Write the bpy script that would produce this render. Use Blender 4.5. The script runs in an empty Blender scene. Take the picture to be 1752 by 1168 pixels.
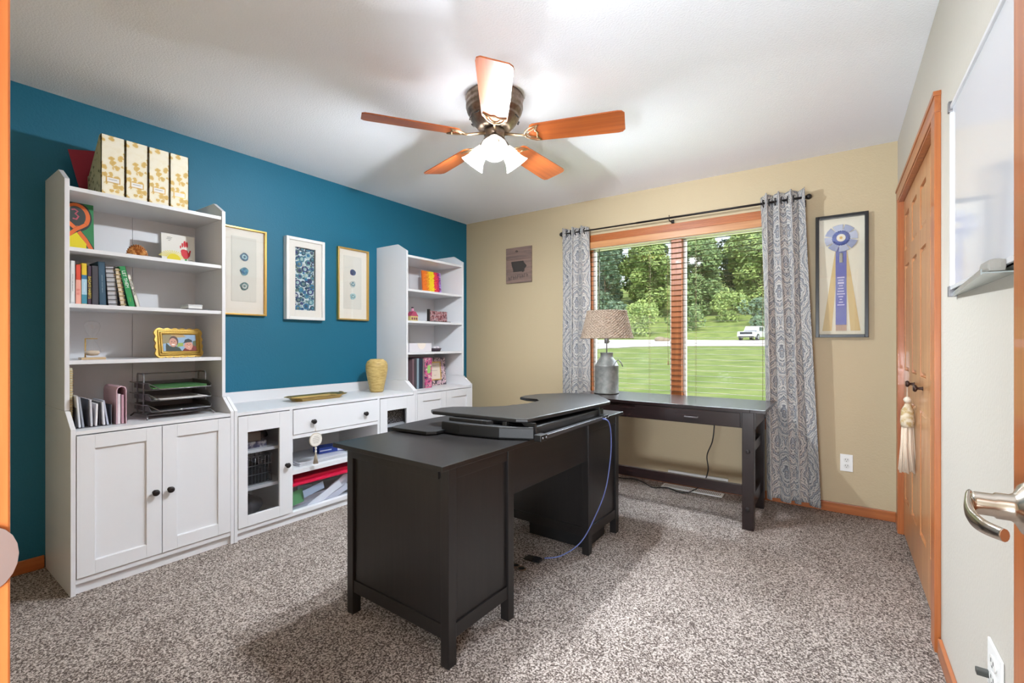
import bpy, bmesh, math, random
from math import pi, sin, cos, radians as R
from mathutils import Vector, Matrix
random.seed(7)
S = bpy.context.scene
COL = S.collection

# ------------------------------------------------------------------ camera
cd = bpy.data.cameras.new('camera'); cam = bpy.data.objects.new('camera', cd); COL.objects.link(cam)
cam.location = (3.322, -3.834, 1.155)
cam.rotation_euler = (R(90), 0, R(35.27))
cd.sensor_width = 36; cd.lens = 788.5/1752*36; cd.shift_y = 0.0004
cd.clip_start = 0.02; cd.clip_end = 500
S.camera = cam
# ------------------------------------------------------------------ world, sun, large lights
W = bpy.data.worlds.new('sky'); S.world = W; W.use_nodes = True
wn = W.node_tree.nodes; wl = W.node_tree.links
sky = wn.new('ShaderNodeTexSky'); sky.sky_type = 'NISHITA'; sky.sun_disc = False
sky.sun_elevation = R(48); sky.sun_rotation = R(150); sky.air_density = 1.2; sky.dust_density = 2.0
hs = wn.new('ShaderNodeHueSaturation'); hs.inputs['Saturation'].default_value = 0.55
wl.new(sky.outputs[0], hs.inputs['Color']); wl.new(hs.outputs[0], wn['Background'].inputs[0])
wn['Background'].inputs[1].default_value = 0.15
def light(name, kind, energy, loc, rot=(0,0,0), color=(1,1,1), **k):
    l = bpy.data.lights.new(name, kind); l.energy = energy; l.color = color
    for a, b in k.items(): setattr(l, a, b)
    o = bpy.data.objects.new(name, l); o.location = loc; o.rotation_euler = rot; COL.objects.link(o); return o
light('sun', 'SUN', 1.5, (0,0,30), (R(38), R(16), R(0)), (1.0,0.95,0.86), angle=R(2))
# daylight of the open sky above the yard, coming down through the window
light('window_daylight', 'AREA', 1900, (2.2, 2.3, 4.1), (R(-47), 0, 0), (0.80,0.90,1.0), shape='RECTANGLE', size=4.5, size_y=3.0)
# unseen fill lamp added low behind the camera, aimed up at the ceiling
light('hall_fill_light', 'AREA', 52, (3.0, -4.8, .80), (R(122), 0, R(18)), (0.84,0.92,1.0), shape='RECTANGLE', size=.7, size_y=.5)
S.view_settings.view_transform = 'Standard'; S.view_settings.look = 'None'
S.view_settings.exposure = 1.06; S.view_settings.gamma = 1.0; S.view_settings.use_curve_mapping = False

# ------------------------------------------------------------------ materials
def lin(c):
    return tuple(((v/255)/12.92 if v/255 <= .04045 else ((v/255+.055)/1.055)**2.4) for v in c)
MC = {}
def mat(name, col, rough=.5, metal=0., bump=None, var=None, spec=None, coat=0., emit=None, trans=0.):
    """col sRGB 0-255; bump=(scale,strength[,detail]); var=(col2, scale(vec or float), lo, hi)"""
    if name in MC: return MC[name]
    m = bpy.data.materials.new(name); m.use_nodes = True; n = m.node_tree.nodes; l = m.node_tree.links
    p = n['Principled BSDF']; c = lin(col)
    p.inputs['Base Color'].default_value = (*c,1); p.inputs['Roughness'].default_value = rough
    p.inputs['Metallic'].default_value = metal
    if spec is not None: p.inputs['Specular IOR Level'].default_value = spec
    p.inputs['Coat Weight'].default_value = coat
    if trans: p.inputs['Transmission Weight'].default_value = trans
    if emit: p.inputs['Emission Color'].default_value = (*lin(emit[0]),1); p.inputs['Emission Strength'].default_value = emit[1]
    tc = n.new('ShaderNodeTexCoord')
    if var:
        mp = n.new('ShaderNodeMapping'); l.new(tc.outputs['Object'], mp.inputs[0])
        sc = var[1]; mp.inputs['Scale'].default_value = sc if isinstance(sc, tuple) else (sc,sc,sc)
        no = n.new('ShaderNodeTexNoise'); no.inputs['Scale'].default_value = 1; no.inputs['Detail'].default_value = 6
        no.inputs['Roughness'].default_value = .6; l.new(mp.outputs[0], no.inputs[0])
        rp = n.new('ShaderNodeValToRGB'); rp.color_ramp.elements[0].position = var[2]; rp.color_ramp.elements[1].position = var[3]
        rp.color_ramp.elements[0].color = (*c,1); rp.color_ramp.elements[1].color = (*lin(var[0]),1)
        l.new(no.outputs[0], rp.inputs[0]); l.new(rp.outputs[0], p.inputs['Base Color'])
    if bump:
        nb = n.new('ShaderNodeTexNoise'); nb.inputs['Scale'].default_value = bump[0]
        nb.inputs['Detail'].default_value = bump[2] if len(bump) > 2 else 3
        l.new(tc.outputs['Object'], nb.inputs[0])
        b = n.new('ShaderNodeBump'); b.inputs['Strength'].default_value = bump[1]; b.inputs['Distance'].default_value = .004
        l.new(nb.outputs[0], b.inputs['Height']); l.new(b.outputs[0], p.inputs['Normal'])
    MC[name] = m; return m
def flat(rgb, rough=.6): return mat('c_%d_%d_%d_%g' % (*rgb, rough), rgb, rough)
def wood(name, c1, c2, axis, rough=.35, coat=.25, k=1.):
    s = [38*k,38*k,38*k]; s['xyz'.index(axis)] = 1.6*k
    m = mat(name, c1, rough, var=(c2, tuple(s), .3, .72), coat=coat); return m
TEAL = mat('teal_paint', (4,102,130), .55, bump=(95,.32,2))
BEIGE = mat('beige_paint', (195,177,144), .6, bump=(95,.28,2))
CEIL = mat('ceiling_texture', (246,247,252), .9, bump=(120,.55,3))
WALLR = mat('beige_paint_lit', (198,192,181), .6, bump=(95,.28,2))  # same beige paint, the cool light on the right wall put into its colour
WHITE = mat('white_lacquer', (225,226,229), .38, bump=(14,.02))
WHITEP = mat('white_plastic', (238,238,236), .35)
OAK = {a: wood('oak_'+a, (190,113,60), (154,82,38), a) for a in 'xyz'}
OAKL = {a: wood('oak_light_'+a, (206,150,100), (176,114,70), a) for a in 'xyz'}
BLK = mat('black_brown_stain', (24,22,22), .30, var=((32,29,28),(60,3,60),.35,.7))
BLKZ = mat('black_brown_stain_upright', (24,22,22), .33, var=((32,29,28),(60,60,3),.35,.7))
ESP = mat('espresso_stain', (28,20,20), .24, var=((42,28,27),(3,50,50),.35,.7))
BPL = mat('black_plastic', (18,18,19), .45, bump=(300,.1))
BPM = mat('black_laminate', (30,30,31), .38, bump=(400,.12))
STEEL = mat('steel', (150,150,155), .3, .9)
DSTEEL = mat('dark_steel', (126,124,126), .38, .6)
NICKEL = mat('satin_nickel', (196,186,172), .22, 1.)
BRONZE = mat('antique_bronze', (110,92,78), .32, .9, var=((150,134,118),30,.35,.7))
IRON = mat('dark_iron', (46,42,42), .45, .6)
GOLD = mat('gold_metal', (214,176,98), .3, .85)
GOLDP = mat('gold_paint', (202,168,84), .35, .5, bump=(120,.5))
GALV = mat('galvanised', (142,142,138), .55, .35, var=((112,114,112),22,.35,.65))
PAPER = flat((236,234,230), .8)
MATB = mat('mount_board', (234,230,220), .85)
GREYM = mat('mesh_grey', (104,104,106), .5, .25)
def glass_mat(name, alpha=.08, tint=(1,1,1)):
    m = bpy.data.materials.new(name); m.use_nodes = True; n = m.node_tree.nodes; l = m.node_tree.links
    for x in list(n): n.remove(x)
    o = n.new('ShaderNodeOutputMaterial'); mx = n.new('ShaderNodeMixShader')
    t = n.new('ShaderNodeBsdfTransparent'); g = n.new('ShaderNodeBsdfGlossy'); g.inputs['Roughness'].default_value = .02
    t.inputs[0].default_value = (*tint,1)
    f = n.new('ShaderNodeLayerWeight'); pw = n.new('ShaderNodeMath'); pw.operation = 'POWER'; pw.inputs[1].default_value = 4.5
    ad = n.new('ShaderNodeMath'); ad.operation = 'MULTIPLY_ADD'; ad.inputs[1].default_value = .6; ad.inputs[2].default_value = alpha+.02
    l.new(f.outputs['Facing'], pw.inputs[0]); l.new(pw.outputs[0], ad.inputs[0]); l.new(ad.outputs[0], mx.inputs[0])
    l.new(t.outputs[0], mx.inputs[1]); l.new(g.outputs[0], mx.inputs[2]); l.new(mx.outputs[0], o.inputs[0])
    return m
GLASS = glass_mat('clear_glass', .02)
GLASSD = glass_mat('cabinet_glass', .02, (.86,.87,.88))
PLASTIC = glass_mat('clear_plastic', .03, (.95,.96,.98))
def ramp_mat(name, stops, build, rough=.6, bumpk=None):
    """build(nodes, links, texcoord)-> output socket factor"""
    m = bpy.data.materials.new(name); m.use_nodes = True; n = m.node_tree.nodes; l = m.node_tree.links
    p = n['Principled BSDF']; p.inputs['Roughness'].default_value = rough
    tc = n.new('ShaderNodeTexCoord'); fac = build(n, l, tc)
    rp = n.new('ShaderNodeValToRGB'); e = rp.color_ramp.elements
    while len(e) < len(stops): e.new(.5)
    for i, (pos, c) in enumerate(stops): e[i].position = pos; e[i].color = (*lin(c),1)
    l.new(fac, rp.inputs[0]); l.new(rp.outputs[0], p.inputs['Base Color'])
    if bumpk:
        b = n.new('ShaderNodeBump'); b.inputs['Strength'].default_value = bumpk[0]; b.inputs['Distance'].default_value = bumpk[1]
        l.new(fac, b.inputs['Height']); l.new(b.outputs[0], p.inputs['Normal'])
    return m
def carpet_f(n, l, tc):
    a = n.new('ShaderNodeTexNoise'); a.inputs['Scale'].default_value = 165; a.inputs['Detail'].default_value = 3; a.inputs['Roughness'].default_value = .7
    l.new(tc.outputs['Object'], a.inputs[0])
    b = n.new('ShaderNodeTexNoise'); b.inputs['Scale'].default_value = 5; l.new(tc.outputs['Object'], b.inputs[0])
    mx = n.new('ShaderNodeMath'); mx.operation = 'MULTIPLY_ADD'; mx.inputs[1].default_value = .07
    l.new(b.outputs[0], mx.inputs[0]); l.new(a.outputs[0], mx.inputs[2]); return mx.outputs[0]
CARPET = ramp_mat('speckled_carpet', [(.45,(68,57,51)),(.515,(122,109,101)),(.56,(162,149,140)),(.62,(206,195,187))], carpet_f, .95, (1.,.006))
def grass_f(n, l, tc):
    a = n.new('ShaderNodeTexNoise'); a.inputs['Scale'].default_value = .8; a.inputs['Detail'].default_value = 8; l.new(tc.outputs['Object'], a.inputs[0]); return a.outputs[0]
GRASS = ramp_mat('grass', [(.3,(104,126,58)),(.5,(124,146,72)),(.7,(148,160,94))], grass_f, .9)
def damask_f(n, l, tc):
    # half-drop lattice of concentric ogee medallions in cloth coordinates (u along the cloth, v up)
    def mth(op, a, b=None, c=None):
        q = n.new('ShaderNodeMath'); q.operation = op
        for i, x in enumerate((a, b, c)):
            if x is None: continue
            if isinstance(x, (int, float)): q.inputs[i].default_value = x
            else: l.new(x, q.inputs[i])
        return q.outputs[0]
    sp = n.new('ShaderNodeSeparateXYZ'); l.new(tc.outputs['UV'], sp.inputs[0]); u, v = sp.outputs[0], sp.outputs[1]
    U0 = mth('PINGPONG', u, .105); V0 = mth('MODULO', mth('ADD', v, 4.0), .42)
    cb = n.new('ShaderNodeCombineXYZ'); l.new(U0, cb.inputs[0]); l.new(V0, cb.inputs[1])
    no = n.new('ShaderNodeTexNoise'); no.inputs['Scale'].default_value = 30; no.inputs['Detail'].default_value = 2; l.new(cb.outputs[0], no.inputs[0])
    x = mth('DIVIDE', U0, .105); y = mth('DIVIDE', V0, .42)
    def dist(cx, cy):
        dx = mth('MULTIPLY', mth('SUBTRACT', x, cx), 1.0); dy = mth('MULTIPLY', mth('SUBTRACT', y, cy), 2.2)
        ax = mth('ABSOLUTE', dx); ay = mth('ABSOLUTE', dy)
        return mth('ADD', mth('POWER', ax, 1.15), mth('POWER', ay, 1.5))
    d = mth('MINIMUM', dist(0, .5), mth('MINIMUM', dist(1, 0.0), dist(1, 1.0)))
    return mth('FRACT', mth('ADD', mth('MULTIPLY', d, 3.2), mth('MULTIPLY', no.outputs[0], 1.3)))
DAMASK = ramp_mat('damask_cloth', [(0,(50,44,50)),(.09,(170,170,172)),(.28,(210,205,196)),(.36,(92,94,100)),(.46,(190,188,186)),(.62,(204,194,184)),(.70,(66,62,70)),(.80,(180,180,182)),(.92,(126,128,134))], damask_f, .85)
def floral_f(n, l, tc):
    a = n.new('ShaderNodeTexVoronoi'); a.inputs['Scale'].default_value = 34; a.inputs['Randomness'].default_value = 1
    l.new(tc.outputs['Object'], a.inputs[0])
    b = n.new('ShaderNodeTexNoise'); b.inputs['Scale'].default_value = 90; l.new(tc.outputs['Object'], b.inputs[0])
    c = n.new('ShaderNodeMath'); c.operation = 'MULTIPLY_ADD'; c.inputs[1].default_value = .5; l.new(b.outputs[0], c.inputs[0]); l.new(a.outputs[0], c.inputs[2]); return c.outputs[0]
FLORALG = ramp_mat('gold_floral_paper', [(.0,(200,162,84)),(.64,(218,186,114)),(.68,(238,230,204)),(1,(242,236,216))], floral_f, .7)
FLORALG2 = ramp_mat('dark_leaf_paper', [(.0,(60,72,48)),(.5,(74,84,58)),(.54,(176,178,140)),(1,(190,190,154))], floral_f, .7)
def agate_f(n, l, tc):
    a = n.new('ShaderNodeTexNoise'); a.inputs['Scale'].default_value = 45; a.inputs['Detail'].default_value = 3; l.new(tc.outputs['Object'], a.inputs[0]); return a.outputs[0]
AG = [ramp_mat('agate_%d' % i, s, agate_f, .25) for i, s in enumerate([
    [(.35,(22,52,78)),(.6,(44,92,120))], [(.35,(40,92,112)),(.6,(92,150,164))], [(.35,(120,168,176)),(.6,(176,204,206))],
    [(.35,(20,92,140)),(.6,(50,130,170))], [(.35,(52,84,88)),(.6,(110,140,138))], [(.35,(34,48,96)),(.6,(60,78,130))], [(.35,(160,170,168)),(.6,(200,204,200))]])]

# ------------------------------------------------------------------ mesh helpers
class MB:
    def __init__(s): s.bm = bmesh.new(); s.mats = []; s.uv = None
    def mi(s, m):
        if m is None: return 0
        if m not in s.mats: s.mats.append(m)
        return s.mats.index(m)
    def box(s, x0, x1, y0, y1, z0, z1, b=0., m=None, M=None):
        vs = [s.bm.verts.new((x,y,z)) for x in (x0,x1) for y in (y0,y1) for z in (z0,z1)]
        fs = [s.bm.faces.new([vs[i] for i in q]) for q in ((0,1,3,2),(4,6,7,5),(0,4,5,1),(2,3,7,6),(0,2,6,4),(1,5,7,3))]
        k = s.mi(m)
        for f in fs: f.material_index = k
        if b > 0:
            es = list({e for f in fs for e in f.edges})
            r = bmesh.ops.bevel(s.bm, geom=es, offset=b, segments=2, profile=.6, affect='EDGES')
            for f in r['faces']: f.material_index = k
            vs = list({v for v in r['verts']} | {v for v in vs if v.is_valid})
        if M is not None:
            for v in vs: v.co = M @ v.co
        return s
    def prism(s, pts, h0, h1, axis='z', m=None, M=None, b=0.):
        """pts 2D; axis = extrusion axis; x: pts=(y,z); y: pts=(x,z); z: pts=(x,y)"""
        def P(p, h): return {'x': (h,p[0],p[1]), 'y': (p[0],h,p[1]), 'z': (p[0],p[1],h)}[axis]
        a = [s.bm.verts.new(P(p,h0)) for p in pts]; c = [s.bm.verts.new(P(p,h1)) for p in pts]
        k = s.mi(m); n = len(pts); fs = [s.bm.faces.new(a), s.bm.faces.new(c[::-1])]
        for i in range(n): fs.append(s.bm.faces.new([a[i], c[i], c[(i+1)%n], a[(i+1)%n]]))
        for f in fs: f.material_index = k
        if b > 0:
            es = list({e for f in fs[:2] for e in f.edges})
            r = bmesh.ops.bevel(s.bm, geom=es, offset=b, segments=2, profile=.6, affect='EDGES')
            for f in r['faces']: f.material_index = k
            a = [v for v in a if v.is_valid] + [v for v in c if v.is_valid] + r['verts']; a = list(set(a)); c = []
        if M is not None:
            for v in a+c: v.co = M @ v.co
        return s
    def tube(s, pts, r, n=8, m=None, close=False, smooth=True):
        pts = [Vector(p) for p in pts]; rings = []; k = s.mi(m); N = len(pts)
        rr = r if isinstance(r, (list,tuple)) else [r]*N
        prev = None
        for i, p in enumerate(pts):
            if close: t = (pts[(i+1)%N]-pts[i-1])
            else: t = (pts[min(i+1,N-1)]-pts[max(i-1,0)])
            t.normalize()
            if prev is None: u = t.orthogonal().normalized()
            else: u = (prev - t*prev.dot(t)).normalized()
            prev = u; v = t.cross(u)
            rings.append([s.bm.verts.new(p + (u*cos(2*pi*j/n)+v*sin(2*pi*j/n))*rr[i]) for j in range(n)])
        L = N if close else N-1
        for i in range(L):
            a, b = rings[i], rings[(i+1)%N]
            for j in range(n):
                f = s.bm.faces.new([a[j], a[(j+1)%n], b[(j+1)%n], b[j]]); f.material_index = k; f.smooth = smooth
        if not close:
            for q in (rings[0][::-1], rings[-1]):
                f = s.bm.faces.new(q); f.material_index = k
        return s
    def lathe(s, prof, c=(0,0,0), n=32, m=None, M=None, fn=None, cap=True, smooth=True):
        k = s.mi(m); rings = []; allv = []
        for i, (r, z) in enumerate(prof):
            ring = []
            for j in range(n):
                a = 2*pi*j/n; rr = r*(fn(a,i) if fn else 1)
                ring.append(s.bm.verts.new((c[0]+rr*cos(a), c[1]+rr*sin(a), c[2]+z)))
            rings.append(ring); allv += ring
        for a, b in zip(rings, rings[1:]):
            for j in range(n):
                f = s.bm.faces.new([a[j], a[(j+1)%n], b[(j+1)%n], b[j]]); f.material_index = k; f.smooth = smooth
        if cap:
            for q in (rings[0][::-1], rings[-1]):
                f = s.bm.faces.new(q); f.material_index = k
        if M is not None:
            for v in allv: v.co = M @ v.co
        return s
    def sphere(s, c, r, n=12, m=None, sc=(1,1,1), M=None):
        k = s.mi(m)
        res = bmesh.ops.create_uvsphere(s.bm, u_segments=n, v_segments=max(6,n//2), radius=r)
        for v in res['verts']:
            v.co = Vector((v.co.x*sc[0]+c[0], v.co.y*sc[1]+c[1], v.co.z*sc[2]+c[2]))
            if M is not None: v.co = M @ v.co
            for f in v.link_faces: f.material_index = k; f.smooth = True
        return s
    def grid(s, fn, nu, nv, m=None, uvfn=None, smooth=True):
        k = s.mi(m); V = [[s.bm.verts.new(fn(i/nu, j/nv)) for j in range(nv+1)] for i in range(nu+1)]
        if uvfn and s.uv is None: s.uv = s.bm.loops.layers.uv.new('UVMap')
        for i in range(nu):
            for j in range(nv):
                f = s.bm.faces.new([V[i][j], V[i+1][j], V[i+1][j+1], V[i][j+1]]); f.material_index = k; f.smooth = smooth
                if uvfn:
                    for lp, (a, b) in zip(f.loops, ((i,j),(i+1,j),(i+1,j+1),(i,j+1))): lp[s.uv].uv = uvfn(a/nu, b/nv)
        return s
    def poly(s, pts, m=None):
        f = s.bm.faces.new([s.bm.verts.new(p) for p in pts]); f.material_index = s.mi(m); return s
    def build(s, name, m, parent=None, local=False):
        bmesh.ops.recalc_face_normals(s.bm, faces=s.bm.faces)
        me = bpy.data.meshes.new(name)
        org = Vector((0,0,0))
        if parent is not None:
            org = Vector(parent['_o']) if not local and '_o' in parent else Vector((0,0,0))
        else:
            if s.bm.verts and not local:
                xs = [v.co for v in s.bm.verts]
                org = Vector(((min(v.x for v in xs)+max(v.x for v in xs))/2, (min(v.y for v in xs)+max(v.y for v in xs))/2, min(v.z for v in xs)))
        if org.length: bmesh.ops.translate(s.bm, verts=s.bm.verts, vec=-org)
        s.bm.to_mesh(me); s.bm.free()
        if m is not None and not s.mats: me.materials.append(m)
        for q in s.mats: me.materials.append(q)
        o = bpy.data.objects.new(name, me); COL.objects.link(o)
        if parent is not None: o.parent = parent; o['_o'] = parent['_o'] if '_o' in parent and not local else (0.,0.,0.)
        else: o.location = org; o['_o'] = tuple(org)
        return o
def tag(o, label, cat, group=None, kind=None):
    o['label'] = label; o['category'] = cat
    if group: o['group'] = group
    if kind: o['kind'] = kind
    return o
def thing(name, label, cat, loc, rot=(0,0,0), group=None, local=False):
    """Empty; parts given in world coordinates unless local"""
    o = bpy.data.objects.new(name, None); COL.objects.link(o); o.empty_display_size = .05
    o.location = loc; o.rotation_euler = rot; o['_o'] = (0.,0.,0.) if local else tuple(loc)
    return tag(o, label, cat, group)
def struct(o): o['kind'] = 'structure'; return o
def bx(name, m, parent, *a, b=.0, local=False): return MB().box(*a, b=b).build(name, m, parent, local)
def copy_tree(root):
    c = root.copy(); COL.objects.link(c)
    for ch in list(root.children):
        d = ch.copy(); COL.objects.link(d); d.parent = c
        for g in list(ch.children):
            e = g.copy(); COL.objects.link(e); e.parent = d
    return c
def text(name, body, m, parent, loc, right, up, size, ext=.0004, local=False, align='CENTER'):
    cu = bpy.data.curves.new(name, 'FONT'); cu.body = body; cu.size = size; cu.extrude = ext
    cu.align_x = align; cu.align_y = 'CENTER'; cu.resolution_u = 2
    t = bpy.data.objects.new(name+'_tmp', cu); COL.objects.link(t)
    bpy.context.view_layer.update()
    me = bpy.data.meshes.new_from_object(t.evaluated_get(bpy.context.evaluated_depsgraph_get()))
    bpy.data.objects.remove(t); me.name = name
    r = Vector(right).normalized(); u = Vector(up).normalized(); nn = r.cross(u)
    M = Matrix(((r.x,u.x,nn.x,loc[0]),(r.y,u.y,nn.y,loc[1]),(r.z,u.z,nn.z,loc[2]),(0,0,0,1)))
    me.transform(M)
    if parent is not None and not local: me.transform(Matrix.Translation(-Vector(parent['_o'])))
    me.materials.clear(); me.materials.append(m)
    o = bpy.data.objects.new(name, me); COL.objects.link(o); o.parent = parent
    o['_o'] = parent['_o'] if parent is not None and not local else (0.,0.,0.)
    return o
def circ(cx, cy, r, n=24, sx=1, sy=1, a0=0, a1=2*pi):
    full = abs(a1-a0-2*pi) < 1e-6
    return [(cx+r*sx*cos(a0+(a1-a0)*i/(n if full else n-1)), cy+r*sy*sin(a0+(a1-a0)*i/(n if full else n-1))) for i in range(n)]
def art(mb, org, right, up, shapes, step=.0002):
    step = min(step, .0016/len(shapes))
    """flat coloured shapes in the plane (right, up); shapes=[(pts2d, material)] laid in order"""
    r = Vector(right).normalized(); u = Vector(up).normalized(); nn = r.cross(u); o = Vector(org)
    for i, (pts, m) in enumerate(shapes):
        mb.poly([o + r*p[0] + u*p[1] + nn*(step*(i+1)) for p in pts], m)
    return mb
def stroke(pts, w):
    out = []; back = []
    for i, p in enumerate(pts):
        a = Vector(pts[max(0,i-1)]); b = Vector(pts[min(len(pts)-1,i+1)]); t = (b-a); t = t.normalized() if t.length else Vector((1,0)); nrm = Vector((-t.y,t.x))*w/2
        out.append((p[0]+nrm.x, p[1]+nrm.y)); back.append((p[0]-nrm.x, p[1]-nrm.y))
    return out + back[::-1]

# ================================================================== SETTING
WX, H = 3.634, 2.441
NY = -3.757            # inner face of the wall the camera's doorway is in
struct(MB().box(-.12,WX+.9,-5.4,.0,-.1,0).build('floor', CARPET))
struct(MB().box(-.12,WX+.9,-5.4,.16,H,H+.12).build('ceiling', CEIL))
struct(MB().box(-.12,0,-5.4,.16,0,H).build('wall_left', TEAL))
w = MB()                                       # window wall with its opening
wx0, wx1, wz0, wz1 = 1.452, 2.955, .60, 2.045
w.box(0,wx0,0,.16,0,H); w.box(wx1,WX+.12,0,.16,0,H); w.box(wx0,wx1,0,.16,0,wz0); w.box(wx0,wx1,0,.16,wz1,H)
struct(w.build('wall_back', BEIGE))
cy0, cy1, cz1 = -1.447, -.215, 2.005             # closet opening
w = MB(); w.box(WX,WX+.10,cy1,0,0,H); w.box(WX,WX+.10,-5.4,cy0,0,H); w.box(WX,WX+.10,cy0,cy1,cz1,H)
struct(w.build('wall_right', WALLR))
struct(MB().box(WX+.10,WX+.9,cy0-.2,cy1+.2,0,H).build('wall_closet', BEIGE))
dx0, dx1, dz1 = 2.575, 3.50, 2.04
w = MB(); w.box(0,dx0,NY-.12,NY,0,H); w.box(dx1+.02,WX,NY-.12,NY,0,H); w.box(dx0,dx1+.02,NY-.12,NY,dz1,H)
struct(w.build('wall_near', BEIGE))
struct(MB().box(-.12,WX+.1,-5.52,-5.4,0,H).build('wall_hall', mat('hall_paint',(226,220,208),.7)))
# door opening: jamb + casing the camera looks past
t = thing('door_1', 'oak door frame around the open doorway', 'door frame', (dx0,NY,0)); struct(t)
bx('jamb', OAK['z'], t, dx0,dx0+.015,NY-.125,NY+.017,0,dz1, b=.002)
bx('jamb', OAK['z'], t, dx1+.005,dx1+.02,NY-.125,NY+.001,0,dz1, b=.002)
bx('head_jamb', OAK['x'], t, dx0,dx1+.02,NY-.125,NY+.001,dz1-.015,dz1, b=.002)
bx('casing', OAK['z'], t, dx0-.06,dx0,NY,NY+.017,0,dz1+.05, b=.003)
pl = [(-3.83,.890),(-3.83,.960)] + [(-3.758+.024*cos(a),.925+.035*sin(a)) for a in [R(90-18*i) for i in range(11)]]
MB().prism(pl, dx0+.0152, dx0+.0172, 'x').build('strike_plate', mat('brushed_plate',(176,170,168),.35,.8), t)
# baseboards
def baseboard(name, x0,x1,y0,y1, ax):
    o = MB().box(x0,x1,y0,y1,0,.066, b=.004).build(name, OAK[ax]); return struct(o)
baseboard('baseboard_left', 0,.012,NY,-3.29,'y')
baseboard('baseboard_left', 0,.012,-.484,0,'y')
baseboard('baseboard_back', .012,WX,-.013,0,'x')
baseboard('baseboard_right', WX-.013,WX,-2.99,-1.545,'y')
baseboard('baseboard_right', WX-.013,WX,-.145,-.013,'y')
baseboard('baseboard_near', .012,dx0-.06,NY,NY+.012,'x')

# ------------------------------------------------------------------ window
t = thing('window_1', 'wide oak framed window with centre mullion', 'window', (2.22,0,wz0)); struct(t)
f = MB()
f.box(wx0-.068,wx0+.004,-.019,0,wz0-.06,wz1+.07,b=.003); f.box(wx1-.004,wx1+.068,-.019,0,wz0-.06,wz1+.07,b=.003)
f.build('side_casing', OAK['z'], t)
f = MB(); f.box(wx0-.068,wx1+.068,-.021,0,wz1+.005,wz1+.072,b=.003)
for k in range(4): f.box(wx0-.068,wx1+.068,-.024,-.018,wz1+.012+k*.015,wz1+.018+k*.015,b=.001)
f.build('head_casing', OAK['x'], t)
bx('sill', OAK['x'], t, wx0-.08,wx1+.08,-.035,.10,wz0-.022,wz0+.002, b=.003)
bx('apron', OAK['x'], t, wx0-.068,wx1+.068,-.017,0,wz0-.085,wz0-.022, b=.003)
f = MB(); f.box(wx0,wx0+.035,.03,.12,wz0,wz1,b=.002); f.box(wx1-.035,wx1,.03,.12,wz0,wz1,b=.002); f.build('jamb', OAK['z'], t)
f = MB(); f.box(wx0,wx1,.03,.12,wz1-.035,wz1,b=.002); f.box(wx0,wx1,.03,.12,wz0,wz0+.035,b=.002); f.build('rail', OAK['x'], t)
bx('mullion', OAK['z'], t, 2.203,2.287,.012,.12,wz0,wz1, b=.003)
for a, b_ in ((wx0+.035,2.203),(2.287,wx1-.035)):
    sh = MB(); z0, z1 = wz0+.035, wz1-.035
    sh.box(a,a+.022,.06,.09,z0,z1,b=.002); sh.box(b_-.022,b_,.06,.09,z0,z1,b=.002); sh.box(a,b_,.06,.09,z0,z0+.03,b=.002); sh.box(a,b_,.06,.09,z1-.022,z1,b=.002)
    sh = sh.build('sash', mat('sash_vinyl',(214,212,206),.4), t)
    bx('glass_pane', GLASS, sh, a+.02,b_-.02,.074,.077,z0+.02,z1-.02)
# blind
bx0, bx1 = wx0+.006, wx1-.006
t = thing('window_blind', 'open horizontal slat blind with an oak valance hanging across the window', 'blind', (2.22,-.01,wz0))
bx('valance', OAKL['x'], t, bx0-.03,bx1+.03,-.045,-.022,1.995,2.05, b=.003)
bx('headrail', mat('cream_metal',(226,216,196),.4), t, bx0,bx1,-.02,.022,1.99,2.035, b=.002)
SL = mat('slat_wood', (62,54,34), .7, spec=.1)
zz = 1.965; k = 0
while zz > wz0+.09:
    MB().prism([(-.012,zz+.0),(0,zz+.0008),(.012,zz+.0),(.012,zz-.0014),(0,zz-.0006),(-.012,zz-.0014)], bx0,bx1,'x').build('slat', SL, t)
    zz -= .0432
bx('bottom_rail', SL, t, bx0,bx1,-.013,.013,wz0+.055,wz0+.070, b=.003)
for x in (1.56,2.03,2.40,2.87):
    m_ = MB(); m_.tube([(x,-.015,2.0),(x,-.015,.67)], .0009, 5); m_.tube([(x,.015,2.0),(x,.015,.67)], .0009, 5)
    m_.build('ladder_cord', mat('cord_tan',(150,134,96),.7), t)
m_ = MB(); m_.tube([(2.19,-.03,1.95),(2.188,-.032,1.3),(2.192,-.03,1.0)], .0016, 6); m_.lathe([(.003,0),(.006,.01),(.005,.03),(.002,.04)], (2.192,-.03,.965), 8)
m_.build('pull_cord', mat('cord_tan',(150,134,96),.7), t)
MB().tube([(1.585,-.03,1.98),(1.587,-.032,1.2)], .0035, 8).build('tilt_wand', mat('wand',(70,60,50),.4), t)

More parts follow.
